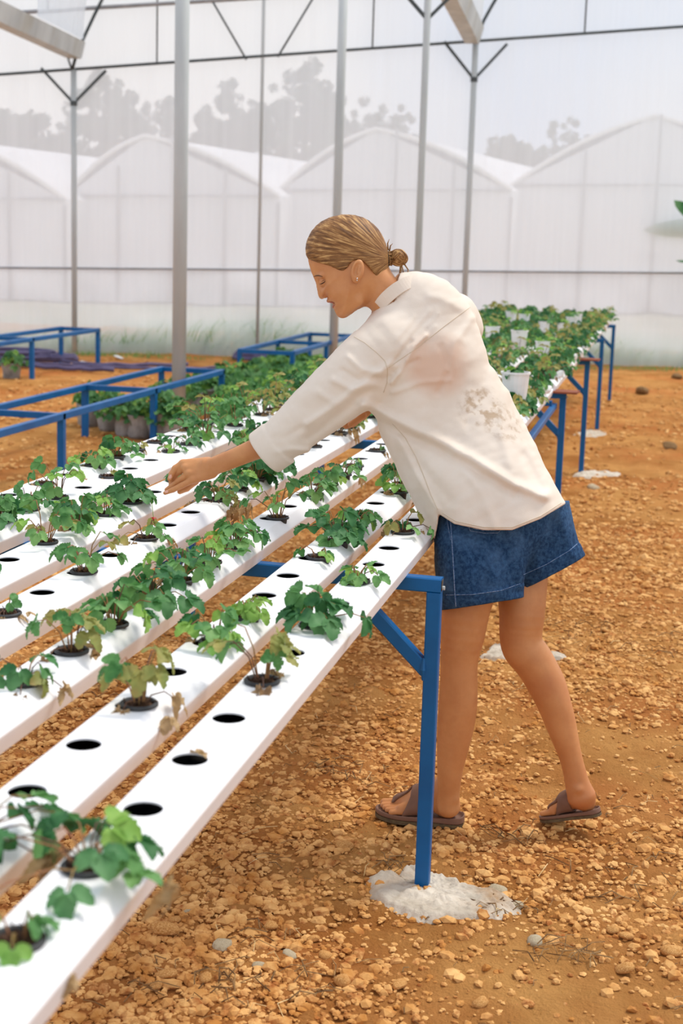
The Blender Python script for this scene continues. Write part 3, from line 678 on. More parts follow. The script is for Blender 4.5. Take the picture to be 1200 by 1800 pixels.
# ------------------------------------------------------------------ strawberry plants
LEAFM = {'g': 'leaf', 'd': 'leaf_dark', 'l': 'leaf_lime', 'y': 'leaf_yellow', 'w': 'leaf_dry'}
def leaflet(p, d, up, L, Wd, curl, rs, fold=.35, wither=0):
    """one serrated leaflet from p along d; returns verts, quads"""
    d = d/np.linalg.norm(d); sd = np.cross(d, up); sd /= np.linalg.norm(sd); n = np.cross(sd, d); NS = 13; V = []
    for i in range(NS):
        t = i/(NS-1); w = Wd*.53*(sin(pi*min(1, .05+.93*t**1.05))**.55 if t < 1 else .10)
        if 0 < i < NS-1: w *= (1.09 if i % 2 else .93)
        bend = curl*t*t*L; c = p+d*(L*t*(1-.12*abs(curl)))-n*bend
        if wither: c = c+rs.randn(3)*wither*L*.10; w *= .7+.3*rs.rand()
        adv = (-.03*L if i % 2 == 0 and i < NS-1 else .035*L)
        sag = w*(fold+.15*sin(t*9+rs.rand()))
        V += [c-sd*w+n*sag*1.0+d*adv, c-sd*w*.5+n*sag*.38, c, c+sd*w*.5+n*sag*.38, c+sd*w+n*sag+d*adv]
    F_ = [(i*5+j, i*5+j+1, i*5+j+6, i*5+j+5) for i in range(NS-1) for j in range(4)]
    return V, F_
def plant_geo(seed, n=12, L=(.034, .05), r=(.02, .09), h=(.03, .10), pal='gggd', dry=0, droop=.25, az=None, stemc='r', wither=0):
    rs = np.random.RandomState(seed); G = {}; S = MB()
    if seed < 600: L = (L[0]*.84, L[1]*.86); r = (r[0], r[1]*.82); h = (h[0]*.8, h[1]*.78)
    def put(key, V, Fq):
        g = G.setdefault(key, [[], []]); b = len(g[0]); g[0].extend(V); g[1].extend([tuple(b+i for i in f) for f in Fq])
    total = n+dry; bias = rs.rand()*6.28
    for k in range(total):
        isdry = k >= n
        a = (k*2.399+rs.rand()*.9) if az is None else az[0]+az[1]*(rs.rand()-.5)*2
        R_ = (r[0]+(r[1]-r[0])*((k+.5)/total)**.7*(.7+.5*rs.rand()))*(1+.38*cos(a-bias)); R_ = R_; H_ = (h[1]-(h[1]-h[0])*((k+.3)/total)**.8*(.7+.5*rs.rand()))*(.6+.65*rs.rand())
        if isdry: R_ = r[1]*(.45+.5*rs.rand()); H_ = h[0]*.3+.01*rs.rand()-.01
        out = np.array([cos(a), sin(a), 0]); base = out*.008+np.array([0, 0, -.002]); tip = out*R_+np.array([0, 0, H_]); mid = (base+tip)/2+np.array([0, 0, .02+.35*H_*rs.rand()])-out*R_*.12
        S.cur = 1 if isdry or rs.rand() < .25 else 0
        S.tube([base, base*.3+mid*.7, mid*.5+tip*.5+np.array([0, 0, .004]), tip], [.0016, .0014, .0012, .0010], 5, caps=False)
        key = ('w' if isdry else pal[rs.randint(len(pal))])
        up = np.array([0, 0, 1.])+out*(.25+.5*droop*rs.rand())+rs.randn(3)*.36; up /= np.linalg.norm(up)
        f = out*(1)-np.array([0, 0, droop*(.5+rs.rand())]); f -= up*(f@up); f /= np.linalg.norm(f)
        sdv = np.cross(f, up); Lf = L[0]+(L[1]-L[0])*rs.rand(); wi = .5 if isdry else wither
        cu = .25+.5*rs.rand()+(1.0 if isdry else 0)
        for ang, sc in ((0, 1.0), (1.25, .88), (-1.25, .88)):
            dd = f*cos(ang)+sdv*sin(ang)
            put(key, *leaflet(tip+dd*.003, dd, up, Lf*sc*(.8 if isdry else 1), Lf*sc*(.55 if isdry else .86), cu, rs, fold=(1.1 if isdry else .28+.2*rs.rand()), wither=wi))
    return G, S
def ordn(i): return ['first', 'second', 'third', 'fourth', 'fifth', 'sixth', 'seventh', 'eighth', 'ninth', 'tenth', 'eleventh', 'twelfth', 'thirteenth', 'fourteenth', 'fifteenth', 'sixteenth', 'seventeenth', 'eighteenth', 'nineteenth', 'twentieth'][i]
PARTNAME = {'g': 'green_leaves', 'd': 'dark_leaves', 'l': 'light_leaves', 'y': 'yellowed_leaves', 'w': 'withered_leaves'}
_pm = {}
def potmesh():
    if _pm: return _pm
    o = MB(); R_ = .0285
    o.lathe([(R_-.0035, .001), (R_-.003, .0065), (R_+.001, .0075), (R_+.0035, .005), (R_+.003, .0015), (R_-.002, .0005), (.022, -.05), (.021, -.0525), (.001, -.053)], 28)
    t = o.build('net_pot', M['netpot'], smooth=True); _pm['pot'] = t.data; bpy.data.objects.remove(t)
    o = MB(); rs = np.random.RandomState(1); vs = [(0, 0, .003)]; S = 20
    for j, rr_ in enumerate((.009, .018, .0265)):
        for k in range(S): vs.append((rr_*cos(2*pi*k/S), rr_*sin(2*pi*k/S), .002+.004*(rs.rand()-.4)-.002*(j == 2)))
    fs = [(0, 1+k, 1+(k+1) % S) for k in range(S)]+[(1+j*S+k, 1+j*S+(k+1) % S, 1+(j+1)*S+(k+1) % S, 1+(j+1)*S+k) for j in range(2) for k in range(S)]
    o.add(vs, fs)
    for k in range(30):
        a, q = rs.rand()*6.28, .022*rs.rand()**.5; o.tube([(q*cos(a), q*sin(a), .002), (q*cos(a)+rs.randn()*.006, q*sin(a)+rs.randn()*.006, .007+.004*rs.rand())], .0011, 4)
    t = o.build('soil', M['peat'], smooth=True); _pm['soil'] = t.data; bpy.data.objects.remove(t)
    return _pm
def child(name, me, par, loc=(0, 0, 0)):
    o = bpy.data.objects.new(name, me); COL.objects.link(o); o.parent = par; o.location = loc; return o
def make_plant(G, S, loc, label, group=None, rz=0, name='strawberry_plant', raise_=.0):
    e = empty(name, loc, label, 'plant', group, rz); pm = potmesh()
    child('net_pot', pm['pot'], e); child('potting_mix', pm['soil'], e, (0, 0, .001))
    if S is not None and S.n: S.build('stalks', [M['stem_red'], M['stem_brown']], e, smooth=True)
    for key, (V, Fq) in G.items():
        npmesh(PARTNAME[key], np.array(V), np.array(Fq), M[LEAFM[key]], e, smooth=True)
    return e
def copy_plant(src, loc, rz, sc, label, group):
    c = src.copy(); COL.objects.link(c); c.location = loc; c.rotation_euler = (0, 0, rz); c.scale = (sc, sc, sc); c['label'] = label; c['group'] = group
    for ch in src.children:
        d = ch.copy(); COL.objects.link(d); d.parent = c
    return c
# kinds: look, parameters
KIND = dict(
 lush=('lush dark green', dict(n=14, L=(.040, .054), r=(.015, .085), h=(.025, .095), pal='dddg', droop=.5)),
 bush=('bushy green', dict(n=12, L=(.034, .048), r=(.02, .085), h=(.03, .10), pal='gggdl', dry=1, droop=.4)),
 med=('medium green', dict(n=9, L=(.032, .044), r=(.02, .075), h=(.02, .075), pal='ggdl', dry=1)),
 lime=('pale green low', dict(n=8, L=(.028, .038), r=(.015, .055), h=(.02, .05), pal='lllg')),
 small=('small sparse', dict(n=4, L=(.024, .032), r=(.02, .06), h=(.01, .035), pal='gl', dry=1)),
 tall=('tall thin-stalked', dict(n=8, L=(.030, .042), r=(.03, .11), h=(.05, .13), pal='ggly', droop=.15)),
 yellow=('yellowing long-stalked', dict(n=7, L=(.036, .048), r=(.03, .09), h=(.04, .12), pal='yyyg', dry=2, droop=.5, wither=.2)),
 dry=('withered brown', dict(n=1, L=(.022, .030), r=(.01, .045), h=(.005, .03), pal='yg', dry=7)),
 bigdry=('large half-dead drooping', dict(n=7, L=(.034, .046), r=(.03, .12), h=(-.04, .07), pal='gdyg', dry=20, droop=.9, wither=.3)),
 wilt=('wilting', dict(n=6, L=(.030, .040), r=(.03, .09), h=(.0, .06), pal='gyd', dry=3, droop=.6)),
 sprawl=('wide sprawling green', dict(n=13, L=(.036, .048), r=(.04, .15), h=(.0, .07), pal='gddl', dry=2, droop=.4)),
)
SPEC = dict(
 A=[(1.382, 'small', 'with one leaf'), (1.581, 'sprawl', 'with rounded leaves leaning left'), (2.377, 'yellow', ''), (2.775, 'lush', 'with shiny broad leaves'), (3.173, 'lime', 'in an upright rosette'), (3.770, 'wilt', 'with one dead hanging leaf')],
 B=[(1.596, 'sprawl', 'at the left picture edge'), (2.193, 'yellow', 'beside a brown leaf'), (2.591, 'med', ''), (2.79, 'lime', 'above a fallen tan leaf'), (3.387, 'small', 'with rounded leaves'), (3.586, 'lush', 'with large ribbed leaves'), (3.785, 'med', ''), (4.382, 'bush', 'beside the shirt'), (4.581, 'tall', 'half behind the shirt')],
 C=[(2.25, 'wilt', 'with one big hanging leaf'), (2.449, 'yellow', 'with a tan fan-shaped leaf'), (2.648, 'bush', ''), (2.847, 'lush', 'with a runner'), (3.046, 'bush', ''), (3.245, 'med', 'with broad flat leaves'), (3.444, 'bush', ''), (3.842, 'tall', 'with wiry red stalks'), (4.24, 'med', ''), (4.439, 'med', 'with a tan leaf'), (4.638, 'wilt', 'with a leaf shrivelled on its stalk'), (4.837, 'small', ''), (5.235, 'dry', '')],
 D=[(2.66, 'dry', 'at the left picture edge'), (3.058, 'tall', 'on a thick red crown'), (3.456, 'wilt', 'with curled tan leaves'), (4.053, 'bigdry', 'spilling over the channel'), (4.252, 'med', ''), (4.451, 'lush', 'just below the shirt cuff'), (4.65, 'lush', 'under the shirt cuff')],
 E=[(2.93, 'med', 'with an orange leaf'), (3.328, 'tall', 'with a trailing runner'), (3.527, 'bush', 'on pale stalks'), (3.726, 'med', ''), (3.925, 'lush', 'with a red berry below it'), (4.323, 'small', 'under the woman\'s fingertips'), (5.119, 'bush', '')],
 F=[(3.52, 'lush', 'cut by the left edge'), (3.719, 'med', 'with dark drooping leaves'), (3.918, 'tall', ''), (4.316, 'dry', 'in crumpled clusters'), (4.913, 'small', 'on a short crown'), (5.112, 'wilt', ''), (5.311, 'bush', '')],
 G=[(4.119, 'dry', 'with pale straw leaves'), (4.517, 'med', ''), (4.716, 'bush', 'with brown stalks'), (4.915, 'dry', 'cut back to stubs'), (5.114, 'dry', 'by the thick pole'), (5.512, 'bush', '')])
sd = 100
for k in 'ABCDEFG':
    for i, (y, kind, extra) in enumerate(SPEC[k]):
        y = min(HOLES[k], key=lambda t: abs(t-y)); look, kw = KIND[kind]; sd += 1; G, S = plant_geo(sd, **kw)
        lb = '%s plant%s, %s pot along the %s channel' % (look, (' '+extra.replace(',', '')) if extra else '', ordn(i), ROWNAME[k])
        e = make_plant(G, S, (row_x(k, y), y, ZTOP), lb, rz=0)
        if k == 'E' and kind == 'lush':
            o = MB(); o.tube([(.03, -.02, .01), (.07, -.03, .02), (.078, -.035, -.03)], .001, 5); o.build('fruit_stalk', M['leaf_lime'], e)
            M['berry'] = mat('red_berry', srgb(190, 38, 32), srgb(160, 28, 26), scale=60, rough=.35, bump=.5, bscale=200, bdist=.002)
            o = MB(); o.lathe([(.0005, -.018), (.005, -.014), (.009, -.006), (.0105, .001), (.008, .007), (.0005, .009)], 14); b_ = o.build('berry', M['berry'], e, smooth=True); b_.location = (.078, -.036, -.038)
# dense run at the far end of the near table, shared meshes
protos = []
for j, kind in enumerate(('lush', 'bush', 'bush', 'tall', 'wilt', 'wilt', 'yellow', 'bush')):
    G, S = plant_geo(300+j, **KIND[kind][1]); protos.append((kind, G, S))
DENSE = {'A': 4.3, 'B': 4.95, 'C': 5.5, 'D': 5.1, 'E': 5.3, 'F': 5.45, 'G': 5.65}
random.seed(12); src = {}
LB1 = 'leafy strawberry plant in the crowded far half of the near table'; G1 = 'plants crowding the far half of the near table'
LB2 = 'leafy strawberry plant in the crowded rear table behind the woman'; G2 = 'plants crowding the rear table'
def dense(k, y, lb, grp, big=1.0):
    j = random.randrange(8); loc = (row_x(k, y), y, ZTOP); rz = random.random()*6.28; sc = random.uniform(.9, 1.25)*big
    if j not in src:
        _, G, S = protos[j]; src[j] = make_plant(G, S, loc, lb, grp, rz)
    else: copy_plant(src[j], loc, rz, sc, lb, grp)
for k in 'ABCDEFG':
    for y in HOLES[k]:
        if y > DENSE[k] and random.random() < .85: dense(k, y, LB1, G1)
    for y in HOLES2[k]:
        if proj((row_x(k, y), y, ZTOP))[0] > 820: dense(k, y, LB2, G2, 1.02)
# loose leaves on runners and fallen leaves
def loose(k, x, y, z, key, L, label, az=0, hang=0.0, name='fallen_leaf'):
    rs = np.random.RandomState(int(abs(x*1000+y*100))+5); V = []; Fq = []
    for ang, sc in ((0, 1.), (1.2, .85), (-1.2, .85)):
        d = np.array([cos(az+ang), sin(az+ang), -hang]); v, f_ = leaflet(np.zeros(3), d, np.array([.2, .1, 1.]), L*sc, L*.8*sc, .4, rs, wither=.25 if key == 'w' else .05); b = len(V); V += v; Fq += [tuple(b+i for i in q) for q in f_]
    o = npmesh(name, np.array(V), np.array(Fq), M[LEAFM[key]]); o.location = (x, y, z); tag(o, label, 'leaf')
for px, py, z, key, L, az, hang, lb in ((298, 1262, .872, 'w', .03, -1.6, .5, 'brown dead leaf lying on the second channel'), (345, 1322, .885, 'w', .022, 1.0, 0, 'tan dead leaf by an empty hole of the nearest channel'), (120, 1712, .85, 'w', .025, -1.5, .8, 'brown dead leaf stuck to the near side of the nearest channel'),
        (50, 1077, .884, 'w', .016, 0, 0, 'tiny brown leaf on the fourth channel'), (150, 842, .884, 'w', .02, 3, 0, 'tan scrap of leaf beside an empty hole on the sixth channel')):
    q = onz(px, py, z); loose('', q[0], q[1], z, key, L, lb, az, hang)
# white planters standing among the rear plants
def cup(px, py, w, label, i):
    z0 = ZTOP+.01; q = onz(px, py, z0); W_ = w*proj(q)[2]/F_PX/2; e = empty('white_planter', (q[0], q[1], z0), label, 'planter', None, .3*i)
    o = MB(); o.lathe([(.001, 0), (W_*.74, 0), (W_*.78, .01), (W_*.98, W_*2.35), (W_*1.05, W_*2.36), (W_*1.05, W_*2.5), (W_*.95, W_*2.5), (W_*.72, .02), (.001, .02)], 20); o.build('cup', M['white_plastic'], e, smooth=False)
    o = MB(); o.disc((0, 0), W_*.93, W_*2.26, 20); o.build('potting_mix', M['peat'], e)
    G, S = plant_geo(500+i, n=5, L=(.03, .045), r=(.01, .05), h=(.02, .05), pal='gdl')
    for key, (V, Fq) in G.items():
        t = npmesh(PARTNAME[key], np.array(V)+np.array([0, 0, W_*2.26]), np.array(Fq), M[LEAFM[key]], e)
CUPS = [(903, 716, 50, 'largest white planter, half hidden behind the woman\'s shirt'), (864, 606, 26, 'white planter touching the woman\'s shoulder outline'), (911, 618, 30, 'tall white planter in the middle of the rear table, left one of two'), (952, 632, 26, 'white planter in the middle of the rear table, right one of two'),
        (897, 572, 20, 'white planter at the back left of the rear table'), (920, 577, 20, 'white planter at the back, second from the left'), (955, 590, 20, 'white planter at the back, third from the left'), (1003, 582, 20, 'white planter at the back, fourth from the left'), (1012, 576, 20, 'tall white planter nearest the back right corner'), (985, 585, 14, 'small white planter between the back ones')]
for i, c in enumerate(CUPS): cup(*c, i)
for i, (k, y) in enumerate([('A', 7.75), ('A', 8.0), ('A', 8.75), ('A', 9.2), ('A', 9.6), ('A', 10.1), ('A', 10.7), ('A', 11.3), ('A', 12.1), ('A', 13.0), ('A', 14.2), ('A', 15.2), ('B', 9.4), ('B', 10.6), ('B', 12), ('C', 10.5), ('C', 11.6), ('D', 12.5)]):
    s = .022+.02*random.random(); x = row_x(k, y)+.05; o = bpy.data.objects.new('plastic_scrap', random.choice(stone_me).copy()); o.data.materials.clear(); o.data.materials.append(M['white_plastic']); COL.objects.link(o)
    o.location = (x, y, ZTOP+s*.3); o.scale = (s, s*1.2, s); o.rotation_euler = (random.random(), random.random(), random.random()*6); tag(o, 'crumpled white plastic among the plants on the rear table', 'plastic', 'white plastic scraps on the tables')

# nursery plants in grow bags on the ground
bags = []
for j in range(4):
    o = MB(); rs = np.random.RandomState(j); S_ = 18; prof = [(.001, 0), (.088, 0), (.098, .03), (.103, .10), (.112, .17), (.118, .185), (.112, .19), (.10, .16), (.001, .16)]; vs = []
    for r_, z in prof:
        for k in range(S_):
            a = 2*pi*k/S_; rr_ = r_*(1+.09*sin(3*a+z*25+j)+.05*rs.randn()*(.3 if z else .1)); vs.append((rr_*cos(a), rr_*sin(a), z+(.01*rs.rand() if z > .15 else 0)))
    o.add(vs, [(i*S_+k, i*S_+(k+1) % S_, (i+1)*S_+(k+1) % S_, (i+1)*S_+k) for i in range(len(prof)-1) for k in range(S_)])
    e = empty('nursery_plant', (0, 0, 0), 'x', 'plant', 'nursery plants in grow bags'); o.build('grow_bag', M['bag'], e, smooth=True)
    G, S = plant_geo(600+j, n=34, L=(.05, .075), r=(.02, .17), h=(.02, .17), pal='gggdl', droop=.4)
    for key, (V, Fq) in G.items(): npmesh(PARTNAME[key], np.array(V)+np.array([0, 0, .16]), np.array(Fq), M[LEAFM[key]], e)
    t = S.build('stalks', [M['stem_red'], M['stem_brown']], e); t.location = (0, 0, .16); bags.append(e)
spots = [(193, 757), (158, 750), (225, 765), (247, 768), (285, 770), (305, 772), (20, 665)]
P_ = [tuple(onz(x, y)[:2]) for x, y in spots]
for r_ in range(0, 17):
    y = 12.4+r_*.30
    for c_ in range(7):
        x = -4.55+c_*.27+.09*(r_ % 2)+random.uniform(-.03, .03); yy = y+random.uniform(-.04, .04); px, py, _ = proj((x, yy, .2))
        if (x+4.06)**2+(yy-12.13)**2 < .045 or px > 560 or (px < 240 and r_ > 0): continue
        if -4.62 < x < -4.42 or abs(x+3.94) < .11: continue
        P_.append((x, yy))
for i, (x, y) in enumerate(P_):
    lb = 'potted nursery plant in a grow bag on the ground behind the left frame'
    z = float(ground_z(x, y))-.004; s = random.uniform(.92, 1.15)
    if i < 4: e = bags[i]; e.location = (x, y, z); e['label'] = lb
    else: copy_plant(bags[i % 4], (x, y, z), random.random()*6.28, s, lb, 'nursery plants in grow bags')
# ------------------------------------------------------------------ the woman
def smin(a, b, k):
    h = np.clip(.5+.5*(b-a)/k, 0, 1); return b*(1-h)+a*h-k*h*(1-h)
def smax(a, b, k): return -smin(-a, -b, k)
def sd_cap(P, a, b, ra, rb):
    a = np.asarray(a, float); b = np.asarray(b, float); ab = b-a; t = np.clip(((P-a)@ab)/(ab@ab), 0, 1)
    return np.linalg.norm(P-a-t[:, None]*ab, axis=1)-(ra+(rb-ra)*t)
def sd_ell(P, c, r, A=None):
    q = P-np.asarray(c); q = q@A.T if A is not None else q
    r = np.asarray(r, float); k0 = np.linalg.norm(q/r, axis=1); k1 = np.linalg.norm(q/(r*r), axis=1)+1e-9
    return k0*(k0-1)/k1
def catmull(S, m=4):
    S = np.array(S, float); n = len(S); out = []
    for i in range(n-1):
        p0, p1, p2, p3 = S[max(i-1, 0)], S[i], S[i+1], S[min(i+2, n-1)]
        for t in np.arange(m)/m: out.append(.5*((2*p1)+(p2-p0)*t+(2*p0-5*p1+4*p2-p3)*t*t+(3*p1-p0-3*p2+p3)*t**3))
    out.append(S[-1]); return out
def sd_tube(P, secs, k=.012, power=2.0):
    if len(secs) > 2: return _sd_tube(P, catmull(secs, 3 if len(secs) > 5 else 4), .0, power)
    return _sd_tube(P, secs, k, power)
def _sd_tube(P, secs, k=.012, power=2.0):
    """secs: (px, py, depth, half-width in px across the picture, half-depth in m)"""
    C_ = [atd(*s[:3]) for s in secs]; A_ = [s[3]*s[2]/F_PX for s in secs]; B_ = [s[4] for s in secs]; out = None
    for i in range(len(secs)-1):
        a, b = C_[i], C_[i+1]; ax = b-a; L = np.linalg.norm(ax); ax = ax/L; e1 = np.cross(ax, FW); e1 /= np.linalg.norm(e1); e2 = np.cross(ax, e1)
        q = P-a; t = (q@ax)/L; tc = np.clip(t, 0, 1); ra = A_[i]+(A_[i+1]-A_[i])*tc; rb = B_[i]+(B_[i+1]-B_[i])*tc
        x, y = q@e1, q@e2; z = (t-tc)*L
        rho = ((np.abs(x)/ra)**power+(np.abs(y)/rb)**power)**(1/power); m = np.minimum(ra, rb)
        d = np.sqrt(np.maximum(rho, 0)**2+(z/m)**2)-1; d = d*m
        out = d if out is None else (np.minimum(out, d) if k == 0 else smin(out, d, k))
    return out
def surface(sdf, lo, hi, h, lip=2.2):
    lo = np.asarray(lo, float); hi = np.asarray(hi, float); Bk = 8; n = np.ceil((hi-lo)/h/Bk).astype(int)*Bk; nb = n//Bk
    g = np.stack(np.meshgrid(*[lo[i]+(np.arange(nb[i])+.5)*h*Bk for i in range(3)], indexing='ij'), -1).reshape(-1, 3)
    dc = sdf(g).reshape(nb); act = np.abs(dc) < h*Bk*.87*lip
    D = np.repeat(np.repeat(np.repeat(dc, Bk, 0), Bk, 1), Bk, 2).astype(np.float32); idx = np.argwhere(act)
    off = np.stack(np.meshgrid(*[np.arange(Bk)]*3, indexing='ij'), -1).reshape(-1, 3); CH = 500
    for s in range(0, len(idx), CH):
        ii = (idx[s:s+CH, None, :]*Bk+off[None]).reshape(-1, 3); D[ii[:, 0], ii[:, 1], ii[:, 2]] = sdf(lo+(ii+0.0)*h)
    # surface nets
    ins = D < 0; nx, ny, nz = D.shape
    cs = np.zeros((nx-1, ny-1, nz-1), int)
    for dx in (0, 1):
        for dy in (0, 1):
            for dz in (0, 1): cs += ins[dx:nx-1+dx, dy:ny-1+dy, dz:nz-1+dz]
    cells = np.argwhere((cs > 0) & (cs < 8)); vid = -np.ones(cs.shape, int); vid[tuple(cells.T)] = np.arange(len(cells))
    acc = np.zeros((len(cells), 3)); cnt = np.zeros(len(cells))
    cor = [(a, b, c) for a in (0, 1) for b in (0, 1) for c in (0, 1)]
    for p in cor:
        for ax in range(3):
            if p[ax] == 0:
                q = list(p); q[ax] = 1
                A_ = D[cells[:, 0]+p[0], cells[:, 1]+p[1], cells[:, 2]+p[2]].astype(float); B_ = D[cells[:, 0]+q[0], cells[:, 1]+q[1], cells[:, 2]+q[2]].astype(float)
                m = (A_ < 0) != (B_ < 0); t = np.where(m, A_/np.where(m, A_-B_, 1), 0); pos = np.array(p, float)[None].repeat(len(cells), 0); pos[:, ax] += t
                acc[m] += pos[m]; cnt[m] += 1
    V = lo+(cells+acc/cnt[:, None])*h; Fq = []
    for ax in range(3):
        sl0 = [slice(None)]*3; sl1 = [slice(None)]*3; sl0[ax] = slice(0, -1); sl1[ax] = slice(1, None)
        e = ins[tuple(sl0)] != ins[tuple(sl1)]; ed = np.argwhere(e); u, v = (ax+1) % 3, (ax+2) % 3
        ok = (ed[:, u] > 0) & (ed[:, v] > 0) & (ed[:, u] < D.shape[u]-1) & (ed[:, v] < D.shape[v]-1); ed = ed[ok]
        def cell(du, dv): c = ed.copy(); c[:, u] -= du; c[:, v] -= dv; return vid[c[:, 0], c[:, 1], c[:, 2]]
        q = np.stack([cell(1, 1), cell(0, 1), cell(0, 0), cell(1, 0)], 1); fl = ins[ed[:, 0], ed[:, 1], ed[:, 2]]
        q[~fl] = q[~fl][:, ::-1]; Fq.append(q)
    Fq = np.concatenate(Fq); Fq = Fq[(Fq >= 0).all(1)]
    return V, Fq
def pxy(P):
    v = P-ORG; z = v@FW; return CX+F_PX*(v@RX)/z, CY+F_PX*(v@DN)/z, z
def poly_sd(x, y, pts):
    pts = np.array(pts, float); d = np.full(x.shape, 1e9); ins = np.zeros(x.shape, bool); n = len(pts)
    for i in range(n):
        a, b = pts[i], pts[(i+1) % n]; e = b-a; wx, wy = x-a[0], y-a[1]; t = np.clip((wx*e[0]+wy*e[1])/(e@e), 0, 1)
        d = np.minimum(d, (wx-e[0]*t)**2+(wy-e[1]*t)**2); c = (a[1] > y) != (b[1] > y)
        with np.errstate(divide='ignore', invalid='ignore'): ins ^= c & (x < (b[0]-a[0])*(y-a[1])/(b[1]-a[1]+1e-12)+a[0])
    return np.where(ins, -1, 1)*np.sqrt(d)
def line_d(x, y, pts):
    d = np.full(x.shape, 1e9)
    for (ax, ay), (bx, by) in zip(pts[:-1], pts[1:]):
        ex, ey = bx-ax, by-ay; t = np.clip(((x-ax)*ex+(y-ay)*ey)/(ex*ex+ey*ey), 0, 1); d = np.minimum(d, (x-ax-ex*t)**2+(y-ay-ey*t)**2)
    return np.sqrt(d)
def smooth_closed(pts, k=2):
    P = np.array(pts, float)
    for _ in range(k): P = np.stack([P*.75+np.roll(P, -1, 0)*.25, P*.25+np.roll(P, -1, 0)*.75], 1).reshape(-1, 2)
    return P

HD = 4.02                                            # depth of the middle of the head
face_poly = smooth_closed([(540, 446), (541.5, 456), (544, 468), (548, 480), (551.5, 488), (554.5, 495), (556, 500), (557, 507), (558.5, 514), (559.5, 520), (562, 524.5), (566.5, 525.5), (571, 523), (575, 521), (575.5, 525), (573.8, 528.5), (574.5, 531.5), (580, 532), (586, 533.5),
    (584.6, 537), (584.5, 541), (588, 544), (593, 545.5), (594.5, 549), (597.5, 554), (603, 557), (610, 556), (618, 551.5), (626, 545), (636, 541), (650, 530), (668, 505), (678, 475), (679, 445), (671, 412), (648, 390), (612, 381), (578, 388), (552, 410), (542, 430)], 1)
def inflate(P, poly, W_, R_, pw, depth=HD, yaw=0.0):
    x, y, z = pxy(P); s = depth/F_PX; d2 = poly_sd(x, y, poly)*s; l = np.abs(z-depth-yaw*(x-620)*s); t = np.clip(-d2/R_, 0, 1); w = W_*(1-(1-t)**2)**(.5*pw)
    f = np.where(d2 < 0, l-w, np.sqrt(d2*d2+l*l)); return f*.75
def sdf_head(P):
    d = inflate(P, face_poly, .073, .088, 1.12)
    L_ = lambda px, py, l: atd(px, py, HD+l)
    d = smin(d, sd_ell(P, L_(622, 438, 0), (.1, .1, .1)) if False else d+1, .01)
    for l in (-1, 1):
        d = smin(d, sd_ell(P, L_(596, 514, l*.036), (.030, .024, .028)), .016)          # cheek
        d = smax(d, -sd_ell(P, L_(563.5, 497, l*.036), (.014, .010, .014)), .012)        # eye socket
        d = smin(d, sd_ell(P, L_(568.5, 496.5, l*.033), (.012, .0115, .012)), .004)      # closed lid
        d = smin(d, sd_cap(P, L_(556, 486, l*.012), L_(566, 484, l*.05), .006, .004), .010)   # brow ridge
        d = smin(d, sd_ell(P, L_(571, 520.5, l*.011), (.007, .0055, .006)), .004)          # nostril wing
        d = smin(d, sd_cap(P, L_(600, 548, l*.012), L_(630, 530, l*.044), .011, .011), .02)  # jaw line
    d = smax(d, -sd_cap(P, L_(572.5, 523.5, -.008), L_(571, 524, -.010), .0022, .0022), .002)
    # neck
    d = smin(d, sd_cap(P, atd(655, 490, HD), atd(700, 552, HD+.01), .050, .056), .022)
    # ears
    for l in (-1, 1):
        c = L_(628, 476, l*.0795); A = np.stack([RX*.97-DN*(-.2), -DN, FW*l]); A /= np.linalg.norm(A, axis=1)[:, None]
        A[1] = np.cross(A[2], A[0])
        e = sd_ell(P, c, (.0175, .031, .0105), A); e = smax(e, -sd_ell(P, c+FW*l*.0095+RX*(-.001)-DN*.003, (.0105, .020, .0095), A), .003)
        e = smin(e, sd_cap(P, c+FW*l*.004+RX*.001+DN*(.006), c+FW*l*.004+RX*.005-DN*.012, .0026, .002), .004)
        e = smin(e, sd_ell(P, c+DN*.0245-RX*.004, (.0085, .009, .005), A), .004)
        d = smin(d, e, .004)
    return d
HAND_D = 4.12
